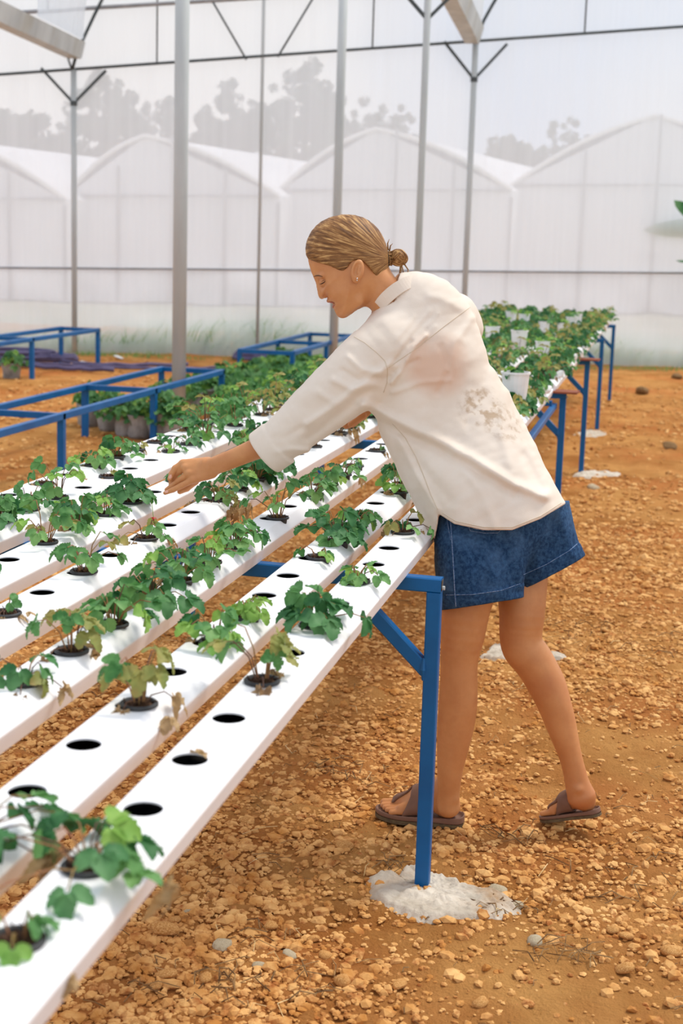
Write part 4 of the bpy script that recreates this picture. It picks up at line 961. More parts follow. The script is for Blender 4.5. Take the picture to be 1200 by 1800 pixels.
def sdf_arm(P):
    q = lambda px, py, dd=0: atd(px, py, HAND_D+dd)
    d = sd_tube(P, [(560, 735, 4.03, 27, .040), (500, 768, 4.05, 23, .036), (445, 791, 4.07, 18.5, .027), (400, 810, 4.09, 16.5, .022), (374, 820, 4.11, 16, .019), (362, 823, 4.115, 17.5, .018)], .01)
    kn = [((321, 815, .010), .0100), ((325, 823, .0), .0100), ((331, 833, -.006), .0098), ((338, 844, -.008), .0088)]
    wr = [(366, 812, .008), (367, 818, .004), (369, 825, .0), (372, 832, -.004)]
    for (k_, r_), w_ in zip(kn, wr): d = smin(d, sd_cap(P, q(*w_), q(*k_), .0140, r_+.002), .010)
    def finger(pts, rs_):
        f = None
        for i in range(len(pts)-1):
            c = sd_cap(P, q(*pts[i]), q(*pts[i+1]), rs_[i], rs_[i+1]); f = c if f is None else smin(f, c, .0025)
        return f
    fs = [finger([(321, 815, .010), (308, 823, .008), (301.5, 833, .006), (298, 842, .004)], [.0105, .0092, .0082, .0066]),        # index
          finger([(325, 822, .002), (309, 833, .020), (302, 845, .026), (300, 856, .024)], [.0102, .0092, .0082, .0068]),           # middle
          finger([(331, 833, -.004), (313, 846, .006), (302, 855, .012), (293, 861, .014)], [.0100, .0088, .0080, .0066]),          # ring
          finger([(338, 844, -.008), (318, 854, -.008), (304, 861, -.006), (290, 866.5, -.004)], [.0096, .0084, .0074, .0056])]     # little
    th = finger([(358, 826, .018), (342, 846, .038), (328, 858, .046), (316, 864, .046)], [.013, .0115, .0100, .0078])
    for f in fs: d = smin(d, f, .0035)
    d = smin(d, th, .008)
    for k_, r_ in kn[:4]: d = smin(d, sd_ell(P, q(k_[0]+1, k_[1]-1.5, k_[2]-.004), (.008, .007, .007)), .006)
    # far (right) arm, bent, its hand showing below the sleeve
    e = sd_tube(P, [(700, 664, 4.215, 20, .028), (668, 690, 4.20, 18, .025), (642, 716, 4.18, 15, .020), (631, 727, 4.175, 15, .016)], .01)
    q2 = lambda px, py, dd: atd(px, py, 4.17+dd)
    for i, (a, b, c_) in enumerate((((628, 724, 0), (612, 729, .0), (598, 738, .0)), ((629, 727, .008), (612, 735, .008), (596, 743, .006)), ((631, 731, .014), (616, 741, .014), (600, 747, .010)), ((633, 734, .02), (620, 745, .018), (608, 750, .014)))):
        e = smin(e, smin(sd_cap(P, q2(*a), q2(*b), .0115, .0095), sd_cap(P, q2(*b), q2(*c_), .0092, .0070), .003), .005)
    e = smin(e, sd_cap(P, q2(636, 730, -.012), q2(616, 746, -.022), .012, .0085), .007)
    return np.minimum(d, e)
def footframe(heel, toe, med):
    f = (toe-heel); L = np.linalg.norm(f); f = f/L; s = np.cross(f, [0, 0, 1.0]); s /= np.linalg.norm(s); u = np.cross(s, f); s = s*med
    return heel, f, s, u, L/.262
SOLE_T = .024
_hl = onz(814, 1457, .0); _tl = onz(657, 1438, .0); _hl[2] = ground_z(_hl[0], _hl[1])+.006; _tl[2] = ground_z(_tl[0], _tl[1])+.010
_hr = atd(1055, 1433, 4.17); _tr = atd(952, 1442, 4.275)
print('feet', _hl, _tl, np.linalg.norm(_hl-_tl), _hr, _tr, np.linalg.norm(_hr-_tr))
# medial side of the left foot points away from the camera
FL = footframe(_hl, _tl, 1.0); FR = footframe(_hr, _tr, 1.0)
if (FL[2]@FW) < 0: FL = (FL[0], FL[1], -FL[2], FL[3], FL[4])
if (FR[2]@FW) > 0: FR = (FR[0], FR[1], -FR[2], FR[3], FR[4])
def flocal(P, fr):
    h, f, s, u, k = fr; q = (P-h)/k; return np.stack([q@f, q@s, q@u], 1)
def fworld(p, fr): h, f, s, u, k = fr; return h+k*(f*p[0]+s*p[1]+u*p[2])
def sdf_foot(P, fr):
    Q = flocal(P, fr)-np.array([.012, 0, SOLE_T-.004]); k = fr[4]
    d = sd_ell(Q, (.036, 0, .034), (.036, .030, .034))
    for a, b, ra, rb in (((.04, 0, .040), (.11, .002, .050), .032, .030), ((.11, .006, .048), (.175, .018, .024), .029, .020), ((.11, -.012, .034), (.165, -.024, .018), .025, .016), ((.045, 0, .05), (.050, 0, .10), .031, .028), ((.06, 0, .075), (.12, .004, .055), .03, .026)):
        d = smin(d, sd_cap(Q, a, b, ra, rb), .015)
    t = None
    for a, b, ra, rb in (((.172, .024, .018), (.226, .024, .0135), .0145, .0118), ((.178, .006, .017), (.226, .0065, .011), .0105, .0085), ((.175, -.008, .016), (.217, -.009, .0105), .0098, .008), ((.168, -.020, .015), (.207, -.023, .0100), .0094, .0076), ((.158, -.031, .014), (.194, -.036, .0095), .0090, .0072)):
        c = sd_cap(Q, a, b, ra, rb); t = c if t is None else smin(t, c, .0015)
    d = smin(d, t, .006); d = smax(d, -(Q[:, 2]), .004)
    return d*k
LEG_L = [(838, 960, 4.05, 58, .070), (828, 1020, 4.045, 50, .075), (818, 1065, 4.045, 44.5, .074), (813, 1115, 4.05, 39, .064), (807, 1160, 4.06, 33, .055), (806, 1200, 4.07, 33, .053), (804, 1245, 4.085, 34, .054), (798, 1295, 4.10, 30.5, .046), (791, 1350, 4.12, 23, .036), (788, 1395, 4.14, 19.5, .030), (788, 1418, 4.15, 20, .031)]
LEG_R = [(915, 950, 4.15, 52, .070), (917, 1020, 4.14, 45, .074), (917, 1080, 4.13, 40, .068), (915, 1115, 4.13, 37.5, .060), (919, 1138, 4.13, 37, .056), (934, 1158, 4.13, 36, .053), (948, 1180, 4.135, 34.5, .052), (961, 1205, 4.14, 33.5, .052), (973, 1235, 4.145, 30, .050), (983, 1265, 4.15, 27.5, .045), (992, 1295, 4.155, 24, .040), (1001, 1325, 4.16, 20.5, .034), (1009, 1355, 4.165, 20, .031), (1015, 1380, 4.17, 22, .031), (1022, 1400, 4.17, 25, .032)]
def sdf_legs(P):
    a = smin(sd_tube(P, LEG_L, .012), sdf_foot(P, FL), .02)
    b = smin(sd_tube(P, LEG_R, .012), sdf_foot(P, FR), .018)
    a = smin(a, sd_ell(P, atd(797, 1404, 4.128), (.009, .009, .009)), .016)
    b = smin(b, sd_ell(P, atd(1016, 1387, 4.145), (.009, .010, .008)), .016)
    return np.minimum(a, b)
def sdf_torso(P): return sd_tube(P, [(700, 550, 4.04, 50, .07), (735, 600, 4.06, 80, .10), (770, 690, 4.07, 80, .09), (810, 790, 4.07, 72, .085), (850, 880, 4.08, 78, .085), (870, 935, 4.09, 80, .085), (874, 965, 4.09, 60, .08)], .03)

def bbox(pts, m):
    P = np.array([atd(*p) for p in pts]); return P.min(0)-m, P.max(0)+m
M['skin'] = mat('tanned_skin', srgb(206, 144, 92), srgb(194, 130, 80), scale=14, rough=.48, bump=.12, bscale=220, bdist=.001, spec=.35, sss=.12, col3=srgb(188, 120, 74), scale3=6, lo3=.5, hi3=.75)
parts = []
def piece(sdf, lo, hi, h): V, Fq = surface(sdf, lo, hi, h); parts.append((V, Fq))
lo, hi = bbox([(535, 372, HD), (735, 600, HD), (620, 450, HD-.09), (620, 450, HD+.09)], .01); piece(sdf_head, lo, hi, .0022)
lo, hi = bbox([(282, 800, HAND_D-.03), (400, 880, HAND_D+.07), (580, 720, 4.0), (720, 620, 4.27)], .02); piece(sdf_arm, lo, hi, .0022)
lo, hi = bbox([(640, 930, 3.9), (1080, 1470, 4.32), (640, 1470, 4.32), (1080, 930, 3.9)], .02); lo[2] = -.03; piece(sdf_legs, lo, hi, .0034)
lo, hi = bbox([(640, 520, 3.9), (960, 1060, 4.25)], .02); piece(sdf_torso, lo, hi, .010)
n0 = 0; Vs, Fs = [], []
for V, Fq in parts: Vs.append(V); Fs.append(Fq+n0); n0 += len(V)
ROOT = (float(_hl[0]), float(_hl[1]), 0.0)
woman = empty('person', ROOT, 'woman in cream shirt and denim shorts leaning over the channels, left arm reaching out', 'person')
def wmesh(name, V, Fq, mt, par=None, smooth=True):
    o = npmesh(name, V-np.array(ROOT), Fq, mt, woman if par is None else par, smooth); return o
body = wmesh('body', np.concatenate(Vs), np.concatenate(Fs), M['skin'])

# ---- shirt
ax_ = np.array([.354, .936]); pe_ = np.array([.936, -.354]); p0_ = np.array([715., 520.])
def es(e, s): q = p0_+ax_*s+pe_*e; return q[0], q[1]
SH = []
for s, c, a, dp, b in ((-6, -14, 40, 4.03, .062), (22, 0, 72, 4.04, .085), (55, 3, 92, 4.05, .11), (105, -8, 107, 4.06, .125), (150, -18, 114, 4.065, .13), (220, -13, 116, 4.07, .13), (285, -5, 118, 4.065, .145), (340, 0, 119, 4.055, .165), (390, 3, 119, 4.05, .185), (450, 10, 121, 4.05, .20), (480, 12, 121, 4.05, .20)):
    x, y = es(c, s); SH.append((x, y, dp, a, b))
SLEEVE = [(690, 615, 4.00, 66, .095), (645, 645, 3.99, 60, .082), (592, 690, 4.00, 54, .074), (542, 733, 4.02, 47, .066), (503, 765, 4.04, 41, .058), (472, 789, 4.055, 37, .052), (462, 797, 4.06, 38, .052)]
SLEEVE_R = [(795, 570, 4.16, 58, .08), (740, 640, 4.21, 50, .07), (690, 672, 4.22, 36, .055), (660, 694, 4.20, 26, .042)]
HE = np.array([(-130, 405), (-113, 411), (-105, 417), (-94, 399), (-83, 379), (-64, 405), (-20, 433), (27, 451), (81, 450), (131, 441), (150, 436)], float)
FOLDS = [([(640, 712), (700, 742), (760, 768), (830, 806), (900, 850), (958, 872)], .010, 9), ([(650, 722), (705, 760), (770, 790), (840, 830), (905, 868)], -.007, 9),
    ([(688, 672), (712, 640), (728, 608), (748, 590)], .0055, 4.5), ([(684, 650), (706, 620), (722, 600)], -.004, 4), ([(690, 690), (740, 672), (790, 668)], .003, 5), ([(694, 655), (716, 640), (735, 632)], -.003, 4),
    ([(706, 606), (738, 566), (756, 546)], .0013, 3.5), ([(716, 614), (748, 574), (770, 552)], .0013, 3.5), ([(728, 612), (764, 574)], .0011, 3.5), ([(696, 598), (728, 556)], .0012, 3.5),
    ([(688, 640), (640, 672), (590, 712), (540, 745)], .006, 7), ([(682, 660), (630, 700), (580, 742), (540, 770)], -.004, 8), ([(612, 628), (636, 650), (668, 655)], .005, 6), ([(586, 668), (618, 684), (660, 676)], .006, 7), ([(600, 650), (630, 668), (660, 664)], -.004, 5), ([(560, 690), (585, 706)], .004, 7), ([(480, 795), (510, 790), (540, 792)], .005, 6), ([(470, 770), (500, 770), (530, 752)], -.003, 6),
    ([(700, 770), (740, 850), (768, 895)], .004, 6), ([(890, 690), (880, 760), (900, 830)], .003, 9), ([(860, 640), (840, 700), (820, 740)], -.003, 12), ([(800, 800), (850, 870), (870, 925)], .004, 10), ([(920, 800), (950, 860)], -.004, 9), ([(740, 820), (790, 880)], -.003, 9), ([(830, 560), (800, 600), (790, 650)], .003, 7), ([(755, 520), (790, 530), (815, 545)], .0025, 8), ([(775, 610), (790, 650), (770, 690)], -.0035, 6)]
def sdf_shirt(P):
    x, y, z = pxy(P)
    d = sd_tube(P, SH, .02, 2.3); d = smin(d, sd_cap(P, atd(700, 600, 4.0), atd(800, 552, 4.13), .062, .055), .03)
    d = smin(d, sd_ell(P, atd(772, 640, 3.985), (.075, .06, .09)), .04)      # shoulder blade
    sl = sd_tube(P, SLEEVE, .015)
    # rolled cuff
    cuff = sd_tube(P, [(492, 776, 4.045, 43, .059), (466, 795, 4.06, 42, .058)], .005)
    ca, cb = atd(463, 797, 4.06), atd(503, 765, 4.04); cdir = (ca-cb)/np.linalg.norm(ca-cb)
    cuff = smax(np.maximum((P-ca)@cdir, -((P-ca)@cdir)-.052), cuff, .004); sl = smax(sl, (P-ca)@cdir-.0, .003)
    sl = smin(sl, cuff, .004); hol = sd_tube(P, [(500, 768, 4.045, 29, .041), (430, 822, 4.075, 29, .041)], .005); hol = np.maximum(hol, -((P-ca)@cdir)-.014)
    d = smin(d, sl, .03); d = smin(d, sd_tube(P, SLEEVE_R, .02), .02)
    damp = np.clip((x-470)/60, .15, 1)
    for pts, a, w in FOLDS: d = d-1.6*a*np.exp(-(line_d(x, y, pts)/w)**2)*np.where(z < 4.12, 1, .4)*damp
    d = d-.0075*fbm(x*.006+y*.012+z*.7, y*.006-x*.010-z*.5, 1.9, 31, 3)*damp-.0022*damp*fbm(x*.01*.8+y*.004, y*.01, 6, 33, 2)
    rel = np.stack([x-p0_[0], y-p0_[1]], 1); e, s = rel@pe_, rel@ax_; d = smax(d, (s-np.interp(e, HE[:, 0], HE[:, 1]))*.00156, .004)
    d = np.maximum(d, -hol)
    d = smax(d, -sd_cap(P, atd(655, 480, HD), atd(694, 532, HD+.005), .054, .056), .006)
    return d
def shirt_mat():
    m = mat('cream_linen', srgb(232, 218, 202), srgb(224, 208, 190), scale=7, rough=.85, bump=.35, bscale=420, bdist=.001, spec=.1)
    nt = m.node_tree; p = nt.nodes['Principled BSDF']; src = p.inputs['Base Color'].links[0].from_socket; geo = nd(nt, 'ShaderNodeTexCoord')
    def patch(px, py, dep, r, col, amt, sc, lo, hi, src):
        c = atd(px, py, dep)-np.array(ROOT); v = nd(nt, 'ShaderNodeVectorMath', operation='DISTANCE'); v.inputs[1].default_value = c
        nt.links.new(geo.outputs['Object'], v.inputs[0]); a = nd(nt, 'ShaderNodeMapRange'); a.inputs['From Min'].default_value = r; a.inputs['From Max'].default_value = r*.55; nt.links.new(v.outputs['Value'], a.inputs['Value'])
        n_ = nd(nt, 'ShaderNodeTexNoise', Scale=sc, Detail=5); nt.links.new(geo.outputs['Object'], n_.inputs['Vector']); b = nd(nt, 'ShaderNodeMapRange'); b.inputs['From Min'].default_value = lo; b.inputs['From Max'].default_value = hi; b.inputs['To Max'].default_value = amt; nt.links.new(n_.outputs['Fac'], b.inputs['Value'])
        mu = nd(nt, 'ShaderNodeMath', operation='MULTIPLY'); nt.links.new(a.outputs[0], mu.inputs[0]); nt.links.new(b.outputs[0], mu.inputs[1]); mx = nd(nt, 'ShaderNodeMix', data_type='RGBA'); mx.inputs[7].default_value = col
        nt.links.new(mu.outputs[0], mx.inputs[0]); nt.links.new(src, mx.inputs[6]); return mx.outputs[2]
    src = patch(768, 640, 3.93, .10, srgb(214, 168, 138), .62, 5, .2, .5, src)
    src = patch(848, 715, 3.95, .075, srgb(176, 146, 112), .7, 42, .48, .62, src)
    src = patch(885, 745, 3.95, .07, srgb(176, 146, 112), .5, 50, .5, .64, src)
    nt.links.new(src, p.inputs['Base Color']); return m
M['shirt'] = shirt_mat()
lo, hi = bbox([(420, 485, 3.85), (1005, 955, 4.3), (1005, 485, 3.85), (420, 955, 4.3)], .02)
V, Fq = surface(sdf_shirt, lo, hi, .0042); shirt = wmesh('shirt', V, Fq, M['shirt'])
from mathutils.bvhtree import BVHTree
def bvh(V, Fq): return BVHTree.FromPolygons([Vector(v) for v in V.tolist()], Fq.tolist())
def trace(T, pts, step=3, off=.0012):
    out = []
    for (x0, y0), (x1, y1) in zip(pts[:-1], pts[1:]):
        n = max(1, int(math.hypot(x1-x0, y1-y0)/step))
        for i in range(n+(1 if (x1, y1) == pts[-1] else 0)):
            t = i/n; h = T.ray_cast(Vector(ORG), Vector(ray(x0+(x1-x0)*t, y0+(y1-y0)*t)).normalized())
            if h[0] is not None: out.append(h[0]-Vector(ray(600, 900)).normalized()*off)
    return out
def seam(T, pts, r, name, mt, par, off=.0006, step=3):
    P = trace(T, pts, step, off)
    if len(P) > 2: o = MB(); o.tube([p-Vector(ROOT) for p in P], r, 5); return o.build(name, mt, par, smooth=True)
TS = bvh(V, Fq); M['thread'] = mat('cream_thread', srgb(214, 196, 172), rough=.9)
seam(TS, [(683, 646), (700, 634), (740, 606), (780, 574), (812, 550), (826, 540)], .0010, 'yoke_seam', M['thread'], shirt)
seam(TS, [(622, 592), (640, 602), (660, 618), (676, 634), (681, 650), (680, 672), (674, 690)], .0010, 'armhole_seam', M['thread'], shirt)
seam(TS, [(690, 745), (712, 770), (730, 802), (744, 836), (756, 868), (769, 896)], .0012, 'side_seam', M['thread'], shirt)
seam(TS, [(777, 901), (800, 916), (850, 927), (900, 927), (950, 907), (986, 884)], .0013, 'hem_stitch', M['thread'], shirt)
# band collar
cc = atd(699, 523, HD+.004); u1_ = (atd(733, 500, HD)-atd(663, 550, HD)); u1_ /= np.linalg.norm(u1_); u2_ = FW-u1_*(FW@u1_); u2_ /= np.linalg.norm(u2_); nn_ = np.cross(u1_, u2_); nn_ *= np.sign(nn_[2]); tl_ = u2_*math.cos(.25)-nn_*math.sin(.25)
o = MB(); vs = []; K = 48
for ring_r, ring_n in ((0, -.020), (-.002, .013), (.003, .013), (.005, -.020)):
    for k in range(K):
        a = 2*pi*k/K; q = cc+u1_*(.071-ring_r)*cos(a)+tl_*(.071-ring_r)*sin(a)+nn_*ring_n; vs.append(q-np.array(ROOT))
o.add(vs, [(j*K+k, j*K+(k+1) % K, ((j+1) % 4)*K+(k+1) % K, ((j+1) % 4)*K+k) for j in range(4) for k in range(K)]); o.build('collar', M['shirt'], shirt, smooth=False)

# ---- denim shorts
def denim_mat():
    m = mat('denim', srgb(24, 52, 86), srgb(54, 88, 124), scale=110, rough=.85, bump=.6, bscale=260, bdist=.0015, spec=.15, lo=.38, hi=.66, detail=8, col3=srgb(84, 118, 156), scale3=9, lo3=.50, hi3=.85); return m
M['denim'] = denim_mat(); M['denim_thread'] = mat('pale_blue_stitching', srgb(128, 150, 180), srgb(84, 110, 150), scale=200, rough=.9, lo=.45, hi=.55)
hemL = ((783, 1070), (848, 1066), (917, 1049)); hemR = ((912, 1036), (965, 1014), (1024, 976))
def plane_px(P, a, b, dep):
    A_, B_ = atd(a[0], a[1], dep), atd(b[0], b[1], dep); t = B_-A_; n = np.cross(t, FW+np.array([0, 0, -.05])); n /= np.linalg.norm(n); n *= np.sign(n@DN); return (P-A_)@n
def sdf_shorts(P):
    x, y, z = pxy(P)
    a = sd_tube(P, [(858, 890, 4.05, 92, .105), (848, 950, 4.03, 85, .112), (843, 1010, 4.02, 78, .108), (846, 1062, 4.03, 72, .102), (846, 1090, 4.03, 70, .1)], .02, 2.4)
    b = sd_tube(P, [(900, 880, 4.10, 98, .125), (925, 930, 4.12, 82, .12), (950, 975, 4.13, 70, .105), (975, 1020, 4.14, 64, .100), (985, 1040, 4.14, 62, .1)], .02, 2.4)
    for pts, am, w in (([(880, 935), (893, 985), (905, 1040)], -.008, 10), ([(870, 940), (862, 990), (872, 1045)], .006, 12), ([(800, 940), (820, 990), (830, 1050)], .004, 12), ([(940, 925), (935, 960), (948, 1000)], .006, 9), ([(985, 905), (995, 940), (1005, 975)], .005, 8), ([(963, 915), (966, 960)], -.005, 9)):
        g_ = am*np.exp(-(line_d(x, y, pts)/w)**2); a = a-g_*(x < 925); b = b-g_
    a = smax(a, plane_px(P, hemL[0], hemL[2], 4.03), .003); b = smax(b, plane_px(P, hemR[0], hemR[2], 4.14), .003)
    a = smax(a, plane_px(P, hemL[0], hemL[2], 4.03), .003); fill = smax(sd_ell(P, atd(903, 965, 4.09), (.05, .08, .095)), plane_px(P, (840, 1062), (917, 1046), 4.05), .003); d = smin(smin(a, b, .014), fill, .014)
    ha = -plane_px(P, hemL[0], hemL[2], 4.03); hb = -plane_px(P, hemR[0], hemR[2], 4.14)
    hh = np.where(a < b, ha, hb); d = d-.0022*((hh < .034) & (hh > -.01))-.002*fbm(x*.02, y*.02, 3, 41, 3)
    top = sd_tube(P, [(862, 880, 4.06, 92, .11), (866, 925, 4.06, 98, .125)], .02); d = smin(d, top, .02)
    d = np.maximum(d, -(y-880)*.0015)
    # hollow leg openings
    ia = np.maximum(sd_tube(P, [(846, 1040, 4.03, 62, .090), (846, 1100, 4.03, 64, .092)], .01), np.maximum(ha-.05, (x-903)*.0015)); ib = np.maximum(sd_tube(P, [(962, 1000, 4.135, 56, .088), (985, 1045, 4.14, 58, .09)], .01), np.maximum(hb-.05, (930-x)*.0015))
    return np.maximum(d, -np.minimum(ia, ib))
lo, hi = bbox([(745, 875, 3.85), (1035, 1085, 4.3), (1035, 875, 3.85), (745, 1085, 4.3)], .02)
V, Fq = surface(sdf_shorts, lo, hi, .0036); shorts = wmesh('shorts', V, Fq, M['denim']); TD = bvh(V, Fq)
seam(TD, [(791, 908), (794, 950), (797, 1000), (799, 1040), (801, 1066)], .0016, 'outer_seam', M['denim_thread'], shorts)
seam(TD, [(784, 905), (789, 935), (792, 950)], .0010, 'outer_seam', M['denim_thread'], shorts)
seam(TD, [(783, 1046), (830, 1045), (880, 1038), (914, 1026)], .0011, 'hem_stitch', M['denim_thread'], shorts)
seam(TD, [(920, 1010), (960, 992), (1000, 968), (1014, 956)], .0011, 'hem_stitch', M['denim_thread'], shorts)
seam(TD, [(822, 920), (826, 933), (850, 937), (874, 937), (880, 932)], .0010, 'pocket_stitch', M['denim_thread'], shorts)
seam(TD, [(828, 923), (832, 929), (850, 932), (870, 932)], .0014, 'pocket_stitch', M['denim_thread'], shorts)

# ---- hair
hair_poly = smooth_closed([(538.5, 452), (536.5, 440), (538, 425), (545, 409), (558, 393), (580, 381), (606, 376), (632, 379), (653, 390), (668, 406), (677, 424), (682, 442), (684, 460), (680, 478), (672, 490), (663, 489), (654, 477), (645, 466), (636, 459), (626, 456.5), (617, 461), (611, 470), (603, 477), (594, 475), (584, 469), (570, 464.5), (556, 461), (545, 457)], 1)
crown_poly = smooth_closed([(537, 454), (535, 440), (536.5, 424), (543.5, 408), (557, 392), (579, 380), (606, 375), (632, 378), (654, 389), (669, 405), (678, 423), (683, 442), (685, 460), (681, 479), (674, 494), (655, 520), (600, 525), (566, 500), (546, 474)], 1)
def sdf_hair(P):
    x, y, z = pxy(P); d = inflate(P, crown_poly, .0785, .085, 1.0); d = smax(d, poly_sd(x, y, hair_poly)*HD/F_PX, .005)
    r = np.hypot(x-690, y-455); th = np.arctan2(y-455, x-690); l = (z-HD)*20
    d = d-.0016*fbm(th*14+l*.6, r*.012+l*.3, 1.6, 51, 3)*np.clip((r-8)/40, 0, 1)-.0010*fbm(th*60, r*.02+l, 1, 52, 2)
    return d
lo, hi = bbox([(530, 368, HD-.09), (692, 500, HD+.09), (530, 500, HD+.09), (692, 368, HD-.09)], .01)
V, Fq = surface(sdf_hair, lo, hi, .0019)
def hair_mat():
    m = bpy.data.materials.new('dark_blond_hair'); m.use_nodes = True; nt = m.node_tree; p = nt.nodes['Principled BSDF']; p.inputs['Roughness'].default_value = .55; p.inputs['Specular IOR Level'].default_value = .22
    at = nd(nt, 'ShaderNodeAttribute'); at.attribute_name = 'strand'; n_ = nd(nt, 'ShaderNodeTexNoise', Scale=1.0, Detail=5, Roughness=.65); cr = nd(nt, 'ShaderNodeValToRGB')
    e = cr.color_ramp.elements; e[0].position = .30; e[0].color = srgb(72, 44, 24); e[1].position = .72; e[1].color = srgb(226, 180, 116); k = cr.color_ramp.elements.new(.5); k.color = srgb(138, 94, 52)
    nt.links.new(at.outputs['Vector'], n_.inputs['Vector']); nt.links.new(n_.outputs['Fac'], cr.inputs['Fac']); nt.links.new(cr.outputs[0], p.inputs['Base Color'])
    b = nd(nt, 'ShaderNodeBump', Strength=.5, Distance=.002); nt.links.new(n_.outputs['Fac'], b.inputs['Height']); nt.links.new(b.outputs[0], p.inputs['Normal']); return m
M['hair'] = hair_mat()
hair = wmesh('hair', V, Fq, M['hair'])
x, y, z = pxy(V); th = np.arctan2(y-455, x-690); r = np.hypot(x-690, y-455)
at = hair.data.attributes.new('strand', 'FLOAT_VECTOR', 'POINT'); at.data.foreach_set('vector', np.stack([th*26+(z-HD)*14, r*.022, (z-HD)*30], 1).astype(np.float32).ravel())
def strand_attr(o):
    n = len(o.data.vertices); co = np.zeros(n*3, np.float32); o.data.vertices.foreach_get('co', co); co = co.reshape(-1, 3)
    a = o.data.attributes.new('strand', 'FLOAT_VECTOR', 'POINT'); idx = np.arange(n) % 10
    a.data.foreach_set('vector', np.stack([idx*.9+co[:, 0]*20, co[:, 1]*30, co[:, 2]*60], 1).astype(np.float32).ravel())
# bun of coiled strands, elastic band and loose ends
o = MB(); rs = np.random.RandomState(2); bc = atd(700.5, 453, HD); R0_ = .0215
for j in range(9):
    tl = rs.randn(3)*.35; nrm = FW+tl*.9; nrm /= np.linalg.norm(nrm); a1 = np.cross(nrm, DN); a1 /= np.linalg.norm(a1); a2 = np.cross(nrm, a1); ph = rs.rand()*6.28; rr_ = R0_*(.35+.65*((j+1)/9)); lat = (rs.rand()-.5)*.024
    P = [bc+(a1*cos(ph+t)+a2*sin(ph+t)*.92)*rr_*(1-.12*t/6)+nrm*(lat+.002*sin(3*t)) for t in np.linspace(0, 5.6, 26)]
    o.tube([p-np.array(ROOT) for p in P], [.0028+.0042*sin(pi*(i+1)/28) for i in range(26)], 10)
o.tube([bc-RX*.002-FW*.018-np.array(ROOT), bc+FW*.018-np.array(ROOT)], [.017, .017], 14)
b_ = o.build('bun', M['hair'], hair, smooth=True); strand_attr(b_)
o = MB()
for k in range(34):
    a = 2*pi*rs.rand(); c0 = atd(681, 456, HD)+FW*.016*cos(a)-DN*.018*sin(a); P = [c0-RX*.006, c0+RX*.004-DN*.003, c0+RX*.013+DN*.002*rs.randn()-DN*.004]; o.tube([p-np.array(ROOT) for p in P], [.0022, .0026, .0006], 6)
for x0, y0, x1, y1, x2, y2 in ((703, 464, 705, 477, 698, 490), (705, 464, 709, 480, 716, 489), (709, 462, 717, 474, 716, 488), (704, 466, 702, 480, 707, 486), (682, 440, 681, 428, 684, 420), (684, 442, 686, 432, 690, 428)):
    o.tube([atd(x0, y0, HD-.004)-np.array(ROOT), atd(x1, y1, HD-.006)-np.array(ROOT), atd(x2, y2, HD-.004)-np.array(ROOT)], [.0024, .0018, .0005], 6)
b_ = o.build('loose_strands', M['hair'], hair, smooth=True); strand_attr(b_)
M['black'] = mat('black_elastic', srgb(30, 26, 26), rough=.8)
o = MB(); c0 = atd(681, 456, HD)
o.tube([c0+(FW*cos(t)*.0155-DN*sin(t)*.0185)-np.array(ROOT) for t in np.linspace(0, 2*pi, 25)], .0042, 8); o.build('hair_tie', M['black'], hair, smooth=True)
# wisps along the hair line
TB = bvh(parts[0][0], parts[0][1]); TH = bvh(V, Fq)
M['brow'] = mat('brow_hair', srgb(98, 68, 46), rough=.8); M['lash'] = mat('lashes', srgb(48, 32, 24), rough=.8); M['lip'] = mat('lips', srgb(176, 104, 84), srgb(160, 92, 74), scale=30, rough=.4, sss=.1)
def brush(T, pts, r, name, mt):
    P = trace(T, pts, 1.2, .0003)
    if len(P) > 2: n = len(P); o = MB(); o.tube([p-Vector(ROOT) for p in P], [r*(.25+.75*sin(pi*(i+.6)/(n+.4))) for i in range(n)], 6); o.build(name, mt, body, smooth=True)
brush(TB, [(551, 486.5), (556, 484.5), (561, 484.5), (567, 486.5)], .0019, 'eyebrow', M['brow'])
brush(TB, [(561, 499.5), (564, 499.2), (568, 497.3), (571.5, 494.5)], .0013, 'eyelashes', M['lash'])
brush(TB, [(564.5, 495.5), (568, 493.2), (572, 492.0)], .0006, 'eyelid_crease', M['brow'])
o = MB(); L_ = lambda px, py, l: atd(px, py, HD+l)-np.array(ROOT)
def lip(pts, r):
    o.tube([L_(*p) for p in pts], r, 8)
lip([(587, 533, -.026), (580, 530.5, -.016), (576.3, 529.2, -.006), (575.8, 529.0, 0), (576.3, 529.2, .006), (580, 530.5, .016), (587, 533, .026)], [.001, .0030, .0038, .0034, .0038, .0030, .001])
lip([(589, 535.5, -.024), (587, 538.5, -.014), (586.6, 539.6, 0), (587, 538.5, .014), (589, 535.5, .024)], [.001, .0042, .0050, .0042, .001])
o.build('lips', M['lip'], body, smooth=True)
M['silver'] = mat('silver', srgb(226, 222, 216), rough=.2, metal=1)
h = TB.ray_cast(Vector(ORG), Vector(ray(627.5, 489.5)).normalized())[0]
o = MB(); c0 = (h-Vector(ROOT)) if h else Vector(L_(627.5, 489.5, -.08)); o.lathe([(.0005, -.0022), (.0017, -.0014), (.0022, 0), (.0017, .0014), (.0005, .0022)], 12, c=c0); o.lathe([(.0005, -.0018), (.0014, -.001), (.0017, 0), (.0014, .001), (.0005, .0018)], 12, c=c0+Vector((0, 0, -.005))); o.build('earring', M['silver'], body, smooth=True)
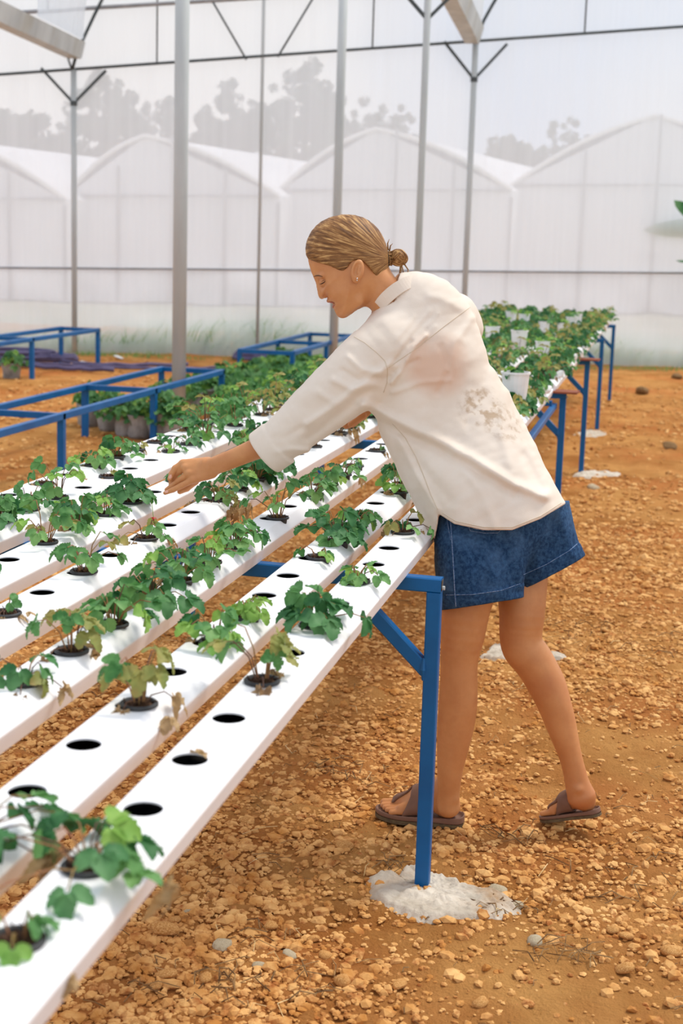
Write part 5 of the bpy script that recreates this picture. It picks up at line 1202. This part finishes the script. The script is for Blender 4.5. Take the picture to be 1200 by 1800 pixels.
# nails
M['nail'] = mat('finger_nail', srgb(226, 168, 146), rough=.25)
TA = bvh(parts[1][0], parts[1][1])
def nail(px, py, r, dx, dy, name='nail'):
    h = TA.ray_cast(Vector(ORG), Vector(ray(px, py)).normalized())
    if h[0] is None: return
    n = h[1]; d = Vector(RX*dx+DN*dy); d = (d-n*d.dot(n)).normalized(); s = n.cross(d); o = MB(); vs = []
    for i in range(7):
        for j in range(5):
            u, v = (i/6-.5)*2, (j/4-.5)*2; w = math.sqrt(max(0, 1-.75*u*u)); vs.append(h[0]+d*u*r*1.25+s*v*r*w*.9+n*(.0006-.0012*v*v)-Vector(ROOT))
    o.add(vs, [(i*5+j, i*5+j+1, i*5+j+6, i*5+j+5) for i in range(6) for j in range(4)]); o.build(name, M['nail'], body, smooth=True)
nail(299.5, 838, .0050, -.4, .9); nail(292.5, 864.5, .0042, -.9, .35)

# ---- sandals
M['sandal'] = mat('taupe_brown_sandal', srgb(132, 98, 80), srgb(118, 86, 70), scale=14, rough=.6, bump=.2, bscale=120, bdist=.001); M['sole'] = mat('dark_sandal_sole', srgb(88, 72, 52), srgb(110, 94, 66), scale=60, rough=.8, bump=.6, bscale=90, bdist=.003)
M['toe_nail'] = M['nail']
OUT_ = [(-.004, 0), (.004, .026), (.03, .036), (.07, .034), (.11, .033), (.15, .040), (.19, .048), (.225, .046), (.252, .034), (.262, .016), (.258, -.004), (.243, -.024), (.215, -.040), (.18, -.048), (.14, -.044), (.10, -.036), (.06, -.034), (.03, -.035), (.004, -.026)]
outline = smooth_closed(OUT_, 2)
def sdf_sandal(P, fr):
    Q = flocal(P, fr); d2 = poly_sd(Q[:, 0], Q[:, 1], outline); rim = .005*np.exp(-(d2/.006)**2)
    z = Q[:, 2]; bed = np.maximum(z-(SOLE_T-.002)-rim-.008*np.clip(1-Q[:, 0]/.09, 0, 1)*np.exp(-(d2/.008)**2), .011-z); return smax(d2, bed, .004)*fr[4]
def sdf_strap(P, fr):
    Q = flocal(P, fr); f = sdf_foot(P, fr); x, yv, z = Q.T; w = np.abs(yv)
    side = np.maximum(np.abs(x-(.138-.30*np.clip(z-.03, -.02, .05)))-(.030+.10*np.clip(.06-z, 0, .05)), f-.0055)
    strip = np.maximum(np.abs(yv-.017+.10*(x-.17))-.0125, np.maximum(f-.0055, np.maximum(.13-x, x-.212)))
    d = np.minimum(side, strip); d = np.maximum(d, -(f-.0002)); return np.maximum(d, (.016-z)*fr[4])
for nm, fr, lb in (('sandal', FL, 'front sandal, flat on the ground'), ('sandal', FR, 'rear sandal, heel lifted')):
    pts = np.array([fworld(p, fr) for p in ((-.02, -.06, -.01), (.28, .06, .11), (-.02, .06, -.01), (.28, -.06, .11), (-.02, -.06, .11), (.28, .06, -.01))]); lo, hi = pts.min(0)-.005, pts.max(0)+.005
    V, Fq = surface(lambda P: sdf_sandal(P, fr), lo, hi, .0024); sd_ = wmesh('sandal', V, Fq, M['sandal']); sd_['label'] = lb
    V, Fq = surface(lambda P: sdf_strap(P, fr), lo, hi, .0022, 3.0); wmesh('strap', V, Fq, M['sandal'], sd_)
    o = MB(); ol = [tuple(p) for p in outline]; n = len(ol)
    vs = [fworld((x*1.0, y*1.0, z), fr)-np.array(ROOT) for z in (.0, .0115) for x, y in ol]; o.add(vs, [(i, (i+1) % n, n+(i+1) % n, n+i) for i in range(n)]+[tuple(range(n))[::-1]]); o.build('outsole', M['sole'], sd_)
    o = MB(); bq_ = fworld((.158, .004, .083 if fr is FL else .085), fr)
    T_ = BVHTree.FromPolygons([Vector(v) for v in V.tolist()], Fq.tolist()); hh = T_.find_nearest(Vector(bq_))
    if hh[0] is not None:
        nn = hh[1]; c0 = hh[0]+nn*.001-Vector(ROOT); o.lathe([(.0045, -.001), (.006, .001), (.0045, .003), (.0035, .001)], 14, c=c0); o.build('buckle', M['stem_brown'], sd_, smooth=True)
